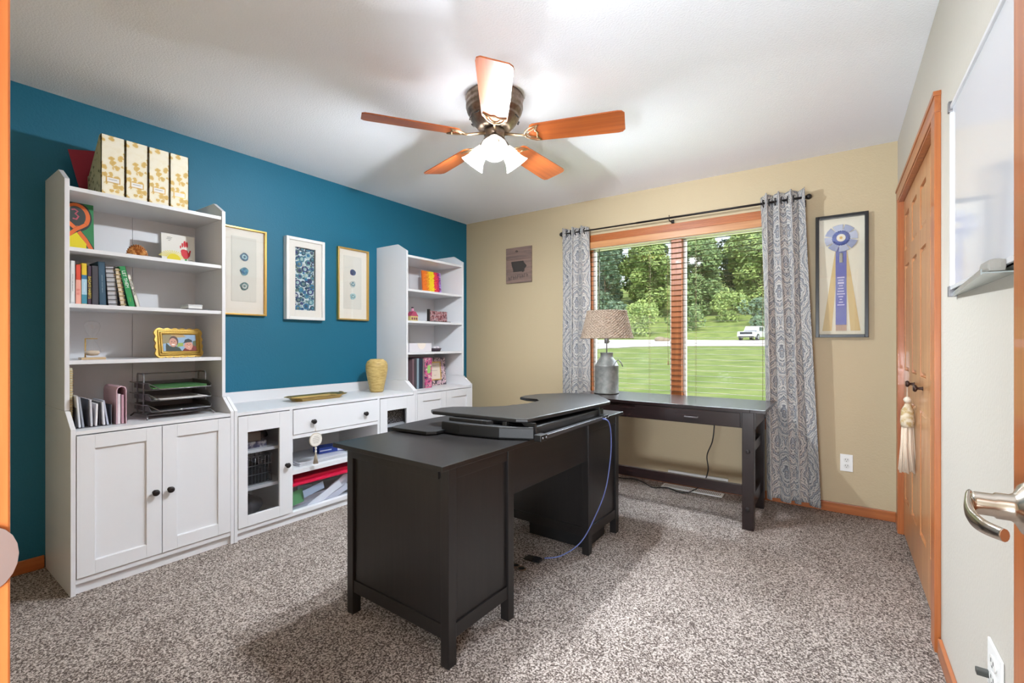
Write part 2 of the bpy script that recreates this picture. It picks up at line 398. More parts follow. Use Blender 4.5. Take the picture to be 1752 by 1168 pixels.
# ------------------------------------------------------------------ curtain rod and curtains
t = thing('curtain_rod', 'thin dark metal curtain rod with round finials above the window', 'curtain rod', (2.2,-.1,2.14))
m_ = MB(); m_.tube([(1.26,-.1,2.145),(3.14,-.1,2.145)], .0065, 12); m_.tube([(1.95,-.1,2.145),(3.14,-.1,2.145)], .0082, 12); m_.build('rod', IRON, t)
for x, sg in ((1.262,-1),(3.138,1)):
    m_ = MB(); m_.sphere((x+sg*.022,-.1,2.145), .019, 16); m_.tube([(x-sg*.002,-.1,2.145),(x+sg*.006,-.1,2.145)], .012, 12); m_.build('finial', IRON, t)
for x in (1.245,2.22,3.128):
    m_ = MB(); m_.tube([(x,0,2.125),(x,-.09,2.125),(x,-.104,2.133),(x,-.112,2.147)], .004, 8); m_.box(x-.012,x+.012,-.006,0,2.10,2.15,b=.002); m_.tube([(x,-.1,2.153),(x,-.1,2.168)], .003, 8)
    m_.build('bracket', IRON, t)
def curtain(label, xa0, xb0, xa1, xb1, ztop, zbot, folds, amp, phase, cloth_w, swell=None):
    t = thing('curtain', label, 'curtain', ((xa0+xb0)/2,-.1,zbot), group=None)
    def fn(u, v):
        s_ = u; z = ztop+(zbot-ztop)*v
        xa = xa0+(xa1-xa0)*v; xb = xb0+(xb1-xb0)*v
        th = 2*pi*folds*s_+phase
        A = amp*(1-.1*v)*(1+.25*sin(5.3*s_*folds/3+1.2))
        x = xa+(xb-xa)*s_ + .016*sin(th*.5+v*1.3)*min(1,v*3) - .014*sin(2*th)
        y = -.1 - A*cos(th)*(1-.12*sin(3*v)) + .006*sin(9*v+7*s_)
        if swell: x, y = swell(x, y, z)
        zb = z + (.012*sin(th*1.0+.5) if v > .97 else 0)
        if v < .03: zb = z + .006*cos(th)
        return (x, y, min(zb, ztop+.01))
    m_ = MB(); m_.grid(fn, int(folds*20), 70, None, lambda u, v: (u*cloth_w, (1-v)*(ztop-zbot)))
    o = m_.build('cloth', DAMASK, t)
    sm = o.modifiers.new('thickness', 'SOLIDIFY'); sm.thickness = .0022
    for k in range(int(folds*2)):
        s_ = ((k+.5)*pi-phase)/(2*pi*folds)
        if 0 < s_ < 1:
            x = xa0+(xb0-xa0)*s_
            pts = [(x-.002, -.1+.024*cos(a), 2.145+.024*sin(a)) for a in [2*pi*i/16 for i in range(16)]]
            MB().tube(pts, .004, 6, close=True).build('grommet', IRON, t)
    return t
curtain('grey paisley grommet curtain left of the window, behind the wicker lamp', 1.285,1.505,1.265,1.51,2.185,.05,2.5,.040,.3,.62)
def swell(x, y, z):
    # the table's back corner pushes into the folds
    return x, y
curtain('grey paisley grommet curtain right of the window, beside the ribbon frame', 2.862,3.125,2.905,3.205,2.20,.045,3.5,.040,2.6,.80)

# ------------------------------------------------------------------ outdoors
def GZ(y): return -.55+.0325*(y-2) if y < 66 else (1.53+.165*(y-66) if y < 100 else 7.14+.27*(y-100))
m_ = MB()
ys = [.165,5,15,30,45,66,80,100,150]
for a, b_ in zip(ys, ys[1:]): m_.poly([(-130,a,GZ(a)),(60,a,GZ(a)),(60,b_,GZ(b_)),(-130,b_,GZ(b_))])
lawn = struct(m_.build('lawn', GRASS, None, True))
def dr(x, y): return (x,y,GZ(y)+.03)
m_ = MB()
near = [(-22,25.),(-17,29.),(-14.6,33.),(-12.6,39.),(-9.6,41.),(-5,42.),(2,42.5),(14,43.)]; far = [(-60,66),(-40,65.),(-24,64.),(-16,63.5),(-10,61.),(-5,60.5),(3,60.5),(14,60.)]
near[0] = (-34,23.)
for i in range(7): m_.poly([dr(*near[i]), dr(*near[i+1]), dr(*far[i+1]), dr(*far[i])])
struct(m_.build('driveway', mat('concrete_drive',(206,204,200),.85,bump=(3,.2)), None, True))
LEAF = [ramp_mat('leaf_%d' % i, s, (lambda n,l,tc: (lambda a: (l.new(tc.outputs['Object'], a.inputs[0]), setattr(a.inputs['Scale'],'default_value',.9), a.outputs[0])[2])(n.new('ShaderNodeTexNoise'))), .7) for i, s in enumerate([
    [(.35,(92,120,82)),(.65,(140,166,108))], [(.35,(116,144,86)),(.65,(166,188,112))], [(.35,(88,116,98)),(.65,(126,152,122))]])]
BARK = mat('bark', (96,84,72), .9)
def crown_mesh(seed, h, r, nclump, nleaf, leaf, m, low=.2):
    rnd = random.Random(seed); b_ = bmesh.new()
    for c in range(nclump):
        a = rnd.random()*2*pi; zt = low+(1-low)*rnd.random(); rad = r*math.sqrt(max(0.05,1-((zt-.55)/.5)**2))*rnd.random()**.5
        cx, cy, cz = rad*cos(a), rad*sin(a), zt*h; cr = r*(.28+.2*rnd.random())
        for q in range(nleaf):
            d = Vector((rnd.gauss(0,1),rnd.gauss(0,1),rnd.gauss(0,1))).normalized()*cr*(.75+.3*rnd.random())
            p = Vector((cx,cy,cz))+d; u = Vector((rnd.gauss(0,1),rnd.gauss(0,1),rnd.gauss(0,1))).normalized(); v = u.orthogonal().normalized(); s_ = leaf*(.6+.8*rnd.random())
            b_.faces.new([b_.verts.new(p+u*s_), b_.verts.new(p+v*s_*.6), b_.verts.new(p-u*s_), b_.verts.new(p-v*s_*.6)])
    me = bpy.data.meshes.new('crown'); b_.to_mesh(me); b_.free(); me.materials.append(m); return me
def trunk_mesh(h, r):
    m_ = MB(); m_.tube([(0,0,-.5),(.1,0,h*.3),(0,.15,h*.6),(.1,0,h*.85)], [r,r*.8,r*.5,r*.2], 8)
    for k in range(5):
        a = k*1.3; z = h*(.35+.08*k); m_.tube([(0,0,z),(cos(a)*h*.12,sin(a)*h*.12,z+h*.1),(cos(a)*h*.22,sin(a)*h*.22,z+h*.22)], [r*.4,r*.25,r*.1], 6)
    bmesh.ops.recalc_face_normals(m_.bm, faces=m_.bm.faces); me = bpy.data.meshes.new('trunk'); m_.bm.to_mesh(me); m_.bm.free(); me.materials.append(BARK); return me
CR = [crown_mesh(i, 17+i, 5.2, 42, 190, .42, LEAF[i%3], .06) for i in range(3)]; TR = trunk_mesh(14, .35)
def tree(x, y, kind, sc, label, cat='tree', group='woodland trees beyond the lawn', z=None):
    t = thing('tree', label, cat, (x,y,GZ(y) if z is None else z), (0,0,random.random()*6), group); t.scale = (sc,sc,sc*(.9+.2*random.random()))
    for nm, me in (('crown', CR[kind]), ('trunk', TR)):
        o = bpy.data.objects.new(nm, me); COL.objects.link(o); o.parent = t
TL = ['dark green leafy tree in the woods seen through the window', 'bright yellow-green leafy tree in the woods seen through the window', 'blue-green leafy tree in the woods seen through the window']
rr = random.Random(3)
for row, (yy, n_, s0) in enumerate(((96,7,.88),(107,7,.98),(118,7,1.08))):
    for i in range(n_):
        x = -62+i*(10.6+row*.6)+(row%2)*5.0; kd = (0,1,2,1,0,1,2)[(i+row)%7]
        tree(x, yy+rr.uniform(-.5,.5), kd, s0*rr.uniform(.94,1.0), TL[kd])
BU = [crown_mesh(20+i, 3.2, 2.2, 12, 90, .2, LEAF[(1,0,2)[i]], .05) for i in range(3)]
def bush(x, y, k, sc, label):
    t = thing('bush', label, 'bush', (x,y,GZ(y)), (0,0,0), 'bushes at the lawn edge'); t.scale = (sc,sc,sc)
    o = bpy.data.objects.new('foliage', BU[k]); COL.objects.link(o); o.parent = t
for (x,y,k,sc,lb) in ((-23,70,0,1.4,'tall light green bush on the lawn right of the window mullion'),(-17,75,1,1.2,'rounded green bush between two lighter bushes on the lawn'),(-12.5,86,0,1.4,'broad yellow-green bush on the lawn behind the driveway'),(-34,84,2,1.3,'dark low bush at the wood edge, left pane'),(-27,84,0,1.1,'small bright bush at the wood edge, left pane'),(-7.0,80,2,1.2,'dark low bush at the wood edge above the truck')):
    bush(x,y,k,sc,lb)
m_ = MB(); m_.sphere((-15.8,57,GZ(57)+.25), .55, 10, sc=(1.4,1,.7)); m_.sphere((-15.0,57,GZ(57)+.2), .4, 10, sc=(1.2,1,.7))
tag(m_.build('boulder', mat('field_stone',(150,138,120),.9,bump=(6,.6))), 'low brown boulder on the lawn edge beside the driveway', 'boulder')
# pickup truck
t = thing('pickup_truck', 'white pickup truck parked on the driveway outside the window', 'truck', (-5.9,59,GZ(59)+.03), (0,0,R(-12)), local=True)
TW = mat('white_car_paint', (222,228,234), .25, coat=.6); TD = mat('truck_dark', (40,48,58), .4); TG = mat('truck_glass',(60,78,92),.08)
# local: front faces -y-ish/left; x along width, y along length
m_ = MB(); m_.prism([(-1.0,.45),(-1.05,.95),(-.98,1.12),(.98,1.12),(1.05,.95),(1.0,.45)], 0,1.7,'y', b=.03)
m_.prism([(-1.02,.45),(-1.05,.95),(-1.0,1.15),(1.0,1.15),(1.05,.95),(1.02,.45)], 1.6,5.6,'y', b=.03)
m_.build('body', TW, t, True)
MB().prism([(1.35,1.1),(2.0,1.78),(3.6,1.8),(3.95,1.12)], -.82,.82,'x', b=.05).build('cab', TW, t, True)
m_ = MB(); m_.prism([(1.38,1.14),(1.98,1.72),(2.0,1.73),(1.42,1.13)], -.74,.74,'x'); m_.box(-.835,.835,2.05,2.7,1.18,1.68,b=.02); m_.box(-.835,.835,2.78,3.45,1.18,1.68,b=.02); m_.build('windows', TG, t, True)
m_ = MB(); m_.box(-.72,.72,-.04,.05,.78,1.02,b=.02); m_.box(-.9,.9,-.03,.05,.42,.58,b=.02); m_.build('grille', TD, t, True)
for sx in (-1,1): bx('headlight', flat((200,210,220),.2), t, min(sx*.74,sx*.98),max(sx*.74,sx*.98),-.05,.04,.80,.98, b=.02, local=True)
bx('bumper', TW, t, -1.02,1.02,-.14,.02,.52,.74, b=.03, local=True)
bx('license_plate', flat((230,232,236),.5), t, -.16,.16,-.16,-.14,.56,.70, local=True)
for sx in (-1,1):
    for yy in (.95,4.5):
        m_ = MB(); M_ = Matrix.Translation((sx*.98,yy,.4))@Matrix.Rotation(R(90),4,'Y')
        m_.lathe([(.40,-.13),(.41,-.1),(.41,.1),(.40,.13)], n=20, M=M_, m=TD); m_.lathe([(.24,-.14),(.24,.14)], n=14, M=M_, m=flat((170,176,182),.3)); m_.build('wheel', None, t, True)
# ================================================================== FURNITURE ON THE TEAL WALL
D = .493; HX = .385
def knob(parent, x, y, z, m=IRON):
    M_ = Matrix.Translation((x,y,z))@Matrix.Rotation(R(90),4,'Y')
    return MB().lathe([(.011,0),(.007,.004),(.006,.012),(.014,.017),(.016,.022),(.014,.028),(.006,.031)], n=18, M=M_).build('knob', m, parent)
def shaker(parent, y0, y1, z0, z1, kside, glass=None, st=.064):
    """door; glass=(y0,y1,z0,z1) for glazed"""
    x0, x1 = D-.016, D+.003
    m_ = MB()
    if glass: a, b_, c, d = glass
    else: a, b_, c, d = y0+st, y1-st, z0+st, z1-st
    m_.box(x0,x1,y0,a,z0,z1,b=.0012); m_.box(x0,x1,b_,y1,z0,z1,b=.0012); m_.box(x0,x1,a,b_,z0,c,b=.0012); m_.box(x0,x1,a,b_,d,z1,b=.0012)
    if not glass: m_.box(x0+.004,x1-.009,a-.002,b_+.002,c-.002,d+.002)
    # bevelled inner moulding
    dr_ = m_.build('door', WHITE, parent)
    if not glass:
        mm = MB()
        for (p, q) in (((a,c),(b_,c)),((b_,c),(b_,d)),((b_,d),(a,d)),((a,d),(a,c))): mm.tube([(x1-.007,p[0],p[1]),(x1-.007,q[0],q[1])], .0035, 4, smooth=False)
        mm.build('moulding', WHITE, dr_)
    else: bx('glass_pane', GLASSD, dr_, x0+.006,x0+.009,a-.004,b_+.004,c-.004,d+.004)
    if kside is not None: knob(dr_, x1, kside[0], kside[1])
    return dr_
def hutch_unit(label, y0, y1, shelves, seam, kz=.394):
    t = thing('bookcase', label, 'bookcase', (.2,(y0+y1)/2,0))
    T = .018
    prof = [(0.001,0),(D,0),(D,.757),(HX+.006,.832),(.001,.832)]
    hp = [(0.001,.834),(HX,.834),(HX,1.918),(.272,1.982),(.001,1.982)]
    for yy in (y0, y1-T):
        MB().prism(prof, yy,yy+T,'y', b=.0012).build('base_side_panel', WHITE, t)
        MB().prism(hp, yy,yy+T,'y', b=.0012).build('hutch_side_panel', WHITE, t)
    bx('countertop', WHITE, t, .001,D-.003,y0+T,y1-T,.729,.746, b=.001)
    bx('bottom_rail', WHITE, t, .05,D-.004,y0+T,y1-T,.048,.072, b=.001)
    bx('plinth', WHITE, t, D-.035,D-.02,y0+T,y1-T,0,.05)
    bk = MB(); bk.box(.001,.008,y0+T,seam-.001,.746,1.89); bk.box(.001,.008,seam+.001,y1-T,.746,1.89); bk.box(.001,.006,y0+T,y1-T,.07,.73); bk.build('back_panel', WHITE, t)
    bx('back_rail', WHITE, t, .008,.02,y0+T,y1-T,.746,.83, b=.001)
    for z in shelves: bx('shelf', WHITE, t, .008,HX-.008,y0+T,y1-T,z-.019,z, b=.001)
    mid = (y0+y1)/2
    shaker(t, y0+T+.002,mid-.0015,.075,.724,(mid-.032,kz)); shaker(t, mid+.0015,y1-T-.002,.075,.724,(mid+.032,kz))
    return t
SH = [1.888,1.603,1.336,1.067]
hutch_unit('tall white bookcase with cabinet doors at the left end, four floral files on its top', -3.286,-2.596,SH,-2.93)
hutch_unit('tall white bookcase with cabinet doors in the far corner, striped canvas on its top shelf', -1.205,-.485,SH,-.83)
# sideboard between them
y0, y1, T = -2.594,-1.207,.018
t = thing('sideboard', 'low white sideboard between the two bookcases, with two glass doors and a centre drawer', 'sideboard', (.25,(y0+y1)/2,0))
prof = [(0.001,0),(D,0),(D,.757),(HX+.006,.832),(.001,.832)]
for yy in (y0, y1-T): MB().prism(prof, yy,yy+T,'y', b=.0012).build('side_panel', WHITE, t)
bx('countertop', WHITE, t, .001,D-.003,y0+T,y1-T,.726,.744, b=.001)
bx('back_rail', WHITE, t, .001,.02,y0+T,y1-T,.744,.818, b=.001)
bx('back_panel', WHITE, t, .001,.008,y0+T,y1-T,.05,.73)
bx('plinth', WHITE, t, D-.035,D-.02,y0+T,y1-T,0,.05)
bx('bottom_rail', WHITE, t, .02,D-.004,y0+T,y1-T,.046,.070, b=.001)
dv = (-2.256,-1.575)
for yy in dv: bx('divider', WHITE, t, .008,D-.002,yy-.010,yy+.010,.07,.726, b=.001)
bx('shelf', WHITE, t, .008,D-.004,dv[0]+.01,dv[1]-.01,.308,.334, b=.001)
bx('shelf', WHITE, t, .008,D-.002,dv[0]+.01,dv[1]-.01,.536,.560, b=.001)
for z in (.506,.283):
    bx('shelf', WHITE, t, .008,.45,y0+T,dv[0]-.01,z-.019,z, b=.001)
    bx('shelf', WHITE, t, .008,.45,dv[1]+.01,y1-T,z-.019,z, b=.001)
shaker(t, y0+T+.002,dv[0]-.012,.073,.720,(-2.289,.383),glass=(-2.522,-2.333,.135,.625))
shaker(t, dv[1]+.012,y1-T-.002,.073,.720,(dv[1]+.04,.383),glass=(-1.495,-1.300,.135,.625))
dw = bx('drawer', WHITE, t, D-.35,D+.003,dv[0]+.012,dv[1]-.012,.563,.720, b=.0015)
knob(dw, D+.003,-2.112,.632); knob(dw, D+.003,-1.702,.632)

# ------------------------------------------------------------------ things on / in the storage wall
def box_thing(name, label, cat, m, *a, b=.002, group=None):
    return tag(MB().box(*a, b=b).build(name, m), label, cat, group)
# magazine files
fy = [-3.150,-3.053,-2.957,-2.862,-2.770]
desc = ['cream and gold floral magazine file at the left end of the row atop the bookcase', 'cream and gold floral magazine file, second from the left on top of the bookcase', 'cream and gold floral magazine file, third from the left on top of the bookcase', 'cream and gold floral magazine file at the right end atop the bookcase']
for i in range(4):
    a, b_ = fy[i]+.002, fy[i+1]-.002; z0 = 1.889; x1 = .352
    t = thing('magazine_file', desc[i], 'magazine file', ((x1+.1)/2,(a+b_)/2,z0), group='floral magazine files')
    m_ = MB(); th = .003
    m_.box(x1-th,x1,a,b_,z0,z0+.296)
    sp = [(x1,z0),(x1,z0+.296),(x1-.03,z0+.296),(.14,z0+.13),(.12,z0+.13),(.12,z0)]
    m_.build('front', FLORALG, t)
    for yy, mt in ((a,FLORALG2 if i == 0 else FLORALG),(b_-th,FLORALG)):
        MB().prism(sp, yy,yy+th,'y').build('side', mt, t)
    m_ = MB(); m_.box(.12,x1,a,b_,z0,z0+th); m_.box(.12,.12+th,a,b_,z0,z0+.13); m_.build('base', FLORALG, t)
    c = (a+b_)/2
    m_ = MB(); m_.box(x1,x1+.0018,c-.028,c+.028,z0+.062,z0+.090); lb = m_.build('label_holder', GOLD, t)
    bx('label_card', PAPER, lb, x1+.0018,x1+.0024,c-.024,c+.024,z0+.065,z0+.087)
    if i < 3: MB().poly([(x1+.0026,c-.018+j*.0, z0+.079) for j in (0,)] + [(x1+.0026,c+.015,z0+.079),(x1+.0026,c+.015,z0+.077),(x1+.0026,c-.018,z0+.077)]).build('lettering', flat((120,116,110)), lb)
tag(MB().box(-.0015,.0015,-.11,.11,0,.26,b=.0005,M=Matrix.Translation((.10,-3.055,1.914))@Matrix.Rotation(R(13),4,'X')).build('folder', flat((150,28,52),.6)), 'dark red folder leaning behind the leftmost magazine file', 'folder')

# books on the second shelf
def book(y, w, h, cover, label, lean=0., x1=.30, dep=.15, z=SH[2], page=(238,232,216), band=None, txt=None, tcol=(255,255,255), ts=.014, name='book', group='books on the left bookcase', spiral=None):
    t = thing(name, label, 'book' if name == 'book' else name.replace('_',' '), (x1-dep/2,y,z), (R(lean),0,0), group, local=True)
    c = flat(cover, .5); x0, x1l = -dep/2, dep/2
    m_ = MB(); e = .0018
    m_.box(x0,x1l,0,e,0,h); m_.box(x0,x1l,w-e,w,0,h)
    if not spiral: m_.box(x1l-e,x1l,0,w,0,h,b=.0004)
    m_.build('cover', c, t, True)
    bx('pages', flat(page,.8), t, x0+.003,x1l-(.002 if not spiral else .006),e,w-e,.003,h-.003, local=True)
    if spiral:
        m_ = MB(); k = int(h/.021)
        for i in range(k):
            zc = .012+i*(h-.024)/(k-1)
            m_.tube([(x1l-.006+.010*sin(a), w/2+(w/2+.001)*cos(a), zc) for a in [2*pi*j/12 for j in range(12)]], .0017, 5, close=True)
        m_.build('spiral_binding', flat(spiral,.4), t, True)
    if band:
        m_ = MB()
        for (za, zb, cc) in band: m_.box(x1l,x1l+.0006,.0002,w-.0002,za*h,zb*h, m=flat(cc,.5))
        m_.build('spine_panel', None, t, True)
    if txt: 
        for (s_, zc, sz, cc) in txt: text('lettering', s_, flat(cc,.5), t, (x1l+.001,w/2,zc*h), (0,0,-1), (0,1,0), sz, local=True)
    return t
book(-3.249,.017,.212,(228,228,224),'white book with thin grey spine lettering, first on the left of the book row',band=[(.0,.06,(200,200,200))],txt=[('~~~~ ~~ ~~~~~',.5,.012,(90,90,90))])
book(-3.230,.019,.196,(226,76,48),'orange-red book with a pale lettered spine, second in the book row',band=[(.02,.62,(240,170,150))],txt=[('|||| ||||',.32,.013,(200,50,40))])
book(-3.209,.020,.205,(236,200,40),'yellow and light blue book, third in the book row',band=[(.03,.25,(60,140,160)),(.25,.62,(170,206,220)),(.62,.72,(40,110,150))],txt=[('~~~~~~',.43,.013,(255,255,255))])
book(-3.187,.014,.195,(78,54,76),'purple book titled BADASS HABITS in yellow letters',txt=[('BADASS HABITS',.45,.0155,(228,206,70))])
book(-3.171,.026,.198,(62,60,68),'thick charcoal book between the purple book and the tall blue book')
book(-3.142,.027,.222,(42,78,100),'tall slate-blue hardback, tallest in the book row',lean=1.5,txt=[('~~~~~ ~~~~ ~~~~',.5,.011,(190,210,220))])
book(-3.108,.040,.203,(28,28,34),'black spiral-bound planner in the book row',lean=3.5,spiral=(24,24,28),name='planner',page=(190,190,194))
book(-3.058,.024,.200,(44,40,42),'thin notebook with brass spiral between the black planner and the green book',lean=8.,spiral=(196,176,110),name='notebook',page=(222,206,180))
book(-3.024,.027,.212,(20,140,72),'green LET THEM book leaning near the right end of the row',lean=11.5,txt=[('LET THEM',.68,.020,(240,248,240)),('~~~',.18,.012,(200,230,60))])
book(-2.991,.015,.172,(226,222,210),'white FINAL SPIN book leaning at the right end of the row',lean=14.,txt=[('FINAL SPIN',.62,.017,(40,52,40))])
t = thing('card_box', 'small white box lying on a dark slab on the second shelf', 'box', (.28,-2.72,SH[2]))
bx('box', WHITEP, t, .22,.33,-2.765,-2.695,SH[2]+.008,SH[2]+.030, b=.002)
bx('lid', mat('lid_grey',(200,200,200),.5), t, .219,.331,-2.766,-2.694,SH[2]+.022,SH[2]+.032, b=.002)
box_thing('slab','thin dark slab under the small white box on the second shelf','slab',flat((60,60,62),.5),.20,.345,-2.775,-2.665,SH[2]+.0005,SH[2]+.0075,b=.001)

# handprint card
Z1 = SH[1]
def tilted(name, label, cat, x, y, z, w, h, d, tilt, faces, edge=(230,228,220)):
    """panel w (along y) x h, leaning back onto the wall side; faces: shapes in local (u right=+y, v up)"""
    t = thing(name, label, cat, (x,y,z), (0,R(-tilt),0), local=True)
    bx('panel', flat(edge,.7), t, -d,0,-w/2,w/2,0,h, b=.0008, local=True)
    m_ = MB(); art(m_, (0.0003,0,0), (0,1,0), (0,0,1), faces); m_.build('painting', None, t, True)
    return t
rd = flat((206,36,48),.6); yl = flat((226,206,20),.6); gn = flat((52,140,60),.6); ink = flat((60,60,60),.6)
sh = []
for k in range(16):
    a = R(20+9*k); sh.append((stroke([(-.03+.03*cos(a),.03+.03*sin(a)),(-.03+.075*cos(a),.02+.062*sin(a)*1.0)], .004), flat((232,220,110),.6)))
sh.append((circ(-.025,.028,.034,20), yl))
sh.append((stroke([(.030,0),(.034,.02),(.036,.05)], .010), gn))
sh.append(([(.010,.085),(.014,.060),(.026,.040),(.042,.040),(.056,.060),(.062,.092),(.056,.094),(.050,.076),(.044,.092),(.028,.096),(.016,.094)], rd))
for (u, v, l_, a) in ((.020,.120,.014,15),(.032,.128,.020,4),(.043,.126,.018,-6),(.010,.108,.010,30)): sh.append((circ(u,v,l_,12,.32,1.0), rd))
for k, (u, v, w_) in enumerate(((-.055,.155,.05),(-.058,.146,.046),(-.05,.137,.02),(.062,.033,.018),(.064,.024,.022),(.064,.015,.018))):
    sh.append((stroke([(u-(w_/2 if k > 2 else .0),v),(u+w_/4,v+.002),(u+w_/2,v)], .0018), ink))
tilted('art_canvas', 'square white canvas with a red handprint tulip and yellow sun', 'canvas', .19,-2.762,Z1,.166,.178,.012,6,sh)
# ribbon loop painting at the left
og = flat((226,110,48),.6); bk_ = flat((46,52,52),.6); pk = flat((178,84,100),.6)
def cc_(u): return u
sh = [([(-.064,0),(.064,0),(.064,.255),(-.064,.255)], flat((44,128,78),.6)), (circ(-.002,.185,.066,28,.9,1.15), bk_), ([(-.064,.18),(.02,.12),(.0,.255),(-.064,.255)], bk_),
  (circ(-.002,.185,.060,28,.88,1.13), og), (circ(-.004,.187,.042,28,.9,1.2), flat((58,66,64),.6)),
  (stroke([(-.064,.175),(-.03,.145),(.0,.115),(.03,.07),(.052,.03),(.06,-.0)], .024), bk_), (stroke([(-.064,.178),(-.03,.148),(.0,.118),(.03,.073),(.05,.03),(.058,-.0)], .017), og),
  (stroke([(-.064,.055),(-.03,.085),(-.005,.115),(.02,.135),(.035,.15)], .022), bk_), (stroke([(-.064,.058),(-.03,.088),(-.005,.118),(.018,.136),(.034,.15)], .016), og),
  ([(-.05,0),(.032,0),(.034,.05),(-.002,.104),(-.05,.058)], yl), ([(-.064,.10),(-.028,.125),(-.064,.15)], flat((110,40,60),.6))]
sh += [(stroke([(-.020,.216),(-.008,.220),(.004,.212),(-.006,.198),(.006,.186),(-.002,.170),(-.016,.172)], .007), pk)]
sh = [([(min(.064,max(-.064,p[0])),min(.255,max(0,p[1]))) for p in s_], m_) for s_, m_ in sh]
tilted('art_canvas', 'canvas with an orange ribbon loop on black and green, leaning at the bookcase left end', 'canvas', .20,-3.2035,Z1,.128,.256,.010,4,sh,(44,110,70))
# shell
t_ = MB()
def shf(u, v):
    a = pi*(.02+.96*u); rib = 1+.045*cos(u*2*pi*13); r = .046*rib*v
    dome = .022*sin(pi*min(1,v*.98))*(1+.10*cos(u*2*pi*13))
    return (.33+dome, -2.998-r*cos(a)*1.0, Z1+.004+r*sin(a)*1.22)
t_.grid(shf, 104, 12)
def shellc(n, l, tc):
    a = n.new('ShaderNodeTexNoise'); a.inputs['Scale'].default_value = 60; l.new(tc.outputs['Object'], a.inputs[0]); return a.outputs[0]
o = t_.build('seashell', ramp_mat('shell', [(.35,(120,62,24)),(.5,(190,120,56)),(.65,(226,176,112))], shellc, .35)); o.modifiers.new('t','SOLIDIFY').thickness = .002
tag(o, 'brown ribbed scallop shell standing on the top shelf of the left bookcase', 'seashell')

# hourglass
Z3 = SH[3]; hx, hy = .27,-3.163
t = thing('hourglass', 'glass hourglass on a slim brass stand with a wooden base', 'hourglass', (hx,hy,Z3))
bx('base', wood('pale_wood',(206,180,140),(180,150,110),'y'), t, hx-.03,hx+.03,hy-.047,hy+.047,Z3,Z3+.011, b=.002)
m_ = MB(); m_.tube([(hx,hy-.026,Z3+.01),(hx,hy-.026,Z3+.104)], .0028, 8); m_.tube([(hx+.0,hy-.028,Z3+.104),(hx,hy+.020,Z3+.104)], .002, 8); m_.build('stand', GOLD, t)
gp = [(.004,.018),(.022,.020),(.032,.034),(.031,.052),(.018,.080),(.006,.100),(.005,.106),(.014,.120),(.026,.142),(.032,.166),(.028,.184),(.012,.192)]
MB().lathe(gp, (hx,hy,Z3), 28).build('glass', glass_mat('hourglass_glass', .05), t)
MB().lathe([(.004,.019),(.021,.022),(.029,.034),(.027,.044),(.0,.046)], (hx,hy,Z3), 20).build('sand', flat((206,190,170),.9), t)

# gilt photo frame
def scallop(w, h, n1, n2, r):
    pts = []
    def run(p, q, n):
        for i in range(n):
            c0 = (Vector(q)-Vector(p))/n; a = Vector(p)+c0*i; nrm = Vector((c0.y,-c0.x)).normalized()
            for k in range(6):
                f_ = k/6; pts.append(tuple(a+c0*f_+nrm*(r*sin(pi*f_))))
    run((-w/2,0),(w/2,0),n1); run((w/2,0),(w/2,h),n2); run((w/2,h),(-w/2,h),n1); run((-w/2,h),(-w/2,0),n2); return pts
t = thing('photo_frame', 'ornate scalloped gold frame holding a photo of two smiling people', 'photo frame', (.25,-2.775,Z3), (0,R(-7),R(8)), local=True)
fw, fh = .232,.152; z_ = .007
m_ = MB(); m_.prism([(p[0],p[1]+z_) for p in scallop(fw,fh,6,4,.010)], -.012,0,'x', b=.002)
ins = .030
m_.build('back_plate', GOLDP, t, True)
m_ = MB()
for off, rr_, xx in ((.010,.0075,.001),(.020,.006,.004)):
    a, b_ = -fw/2+off, fw/2-off; c, d = z_+off, z_+fh-off
    m_.tube([(xx,a,c),(xx,b_,c),(xx,b_,d),(xx,a,d)], rr_, 6, close=True)
m_.build('moulding', GOLDP, t, True)
m_ = MB()
a, b_, c, d = -fw/2+.028, fw/2-.028, z_+.028, z_+fh-.028
for i in range(34): m_.sphere((.004,a+(b_-a)*i/33,c), .0018, 6); m_.sphere((.004,a+(b_-a)*i/33,d), .0018, 6)
for i in range(1,18): m_.sphere((.004,a,c+(d-c)*i/18), .0018, 6); m_.sphere((.004,b_,c+(d-c)*i/18), .0018, 6)
m_.build('bead_trim', GOLD, t, True)
a, b_, c, d = a+.001, b_-.001, c+.001, d-.001; W_, H_ = b_-a, d-c
def q(u, v): return (a+u*W_, c+v*H_)
def el(u, v, ru, rv, m, n=18): return ([(q(u,v)[0]+ru*W_*cos(2*pi*i/n), q(u,v)[1]+rv*H_*sin(2*pi*i/n)) for i in range(n)], m)
F = lambda *c_: flat(c_, .3)
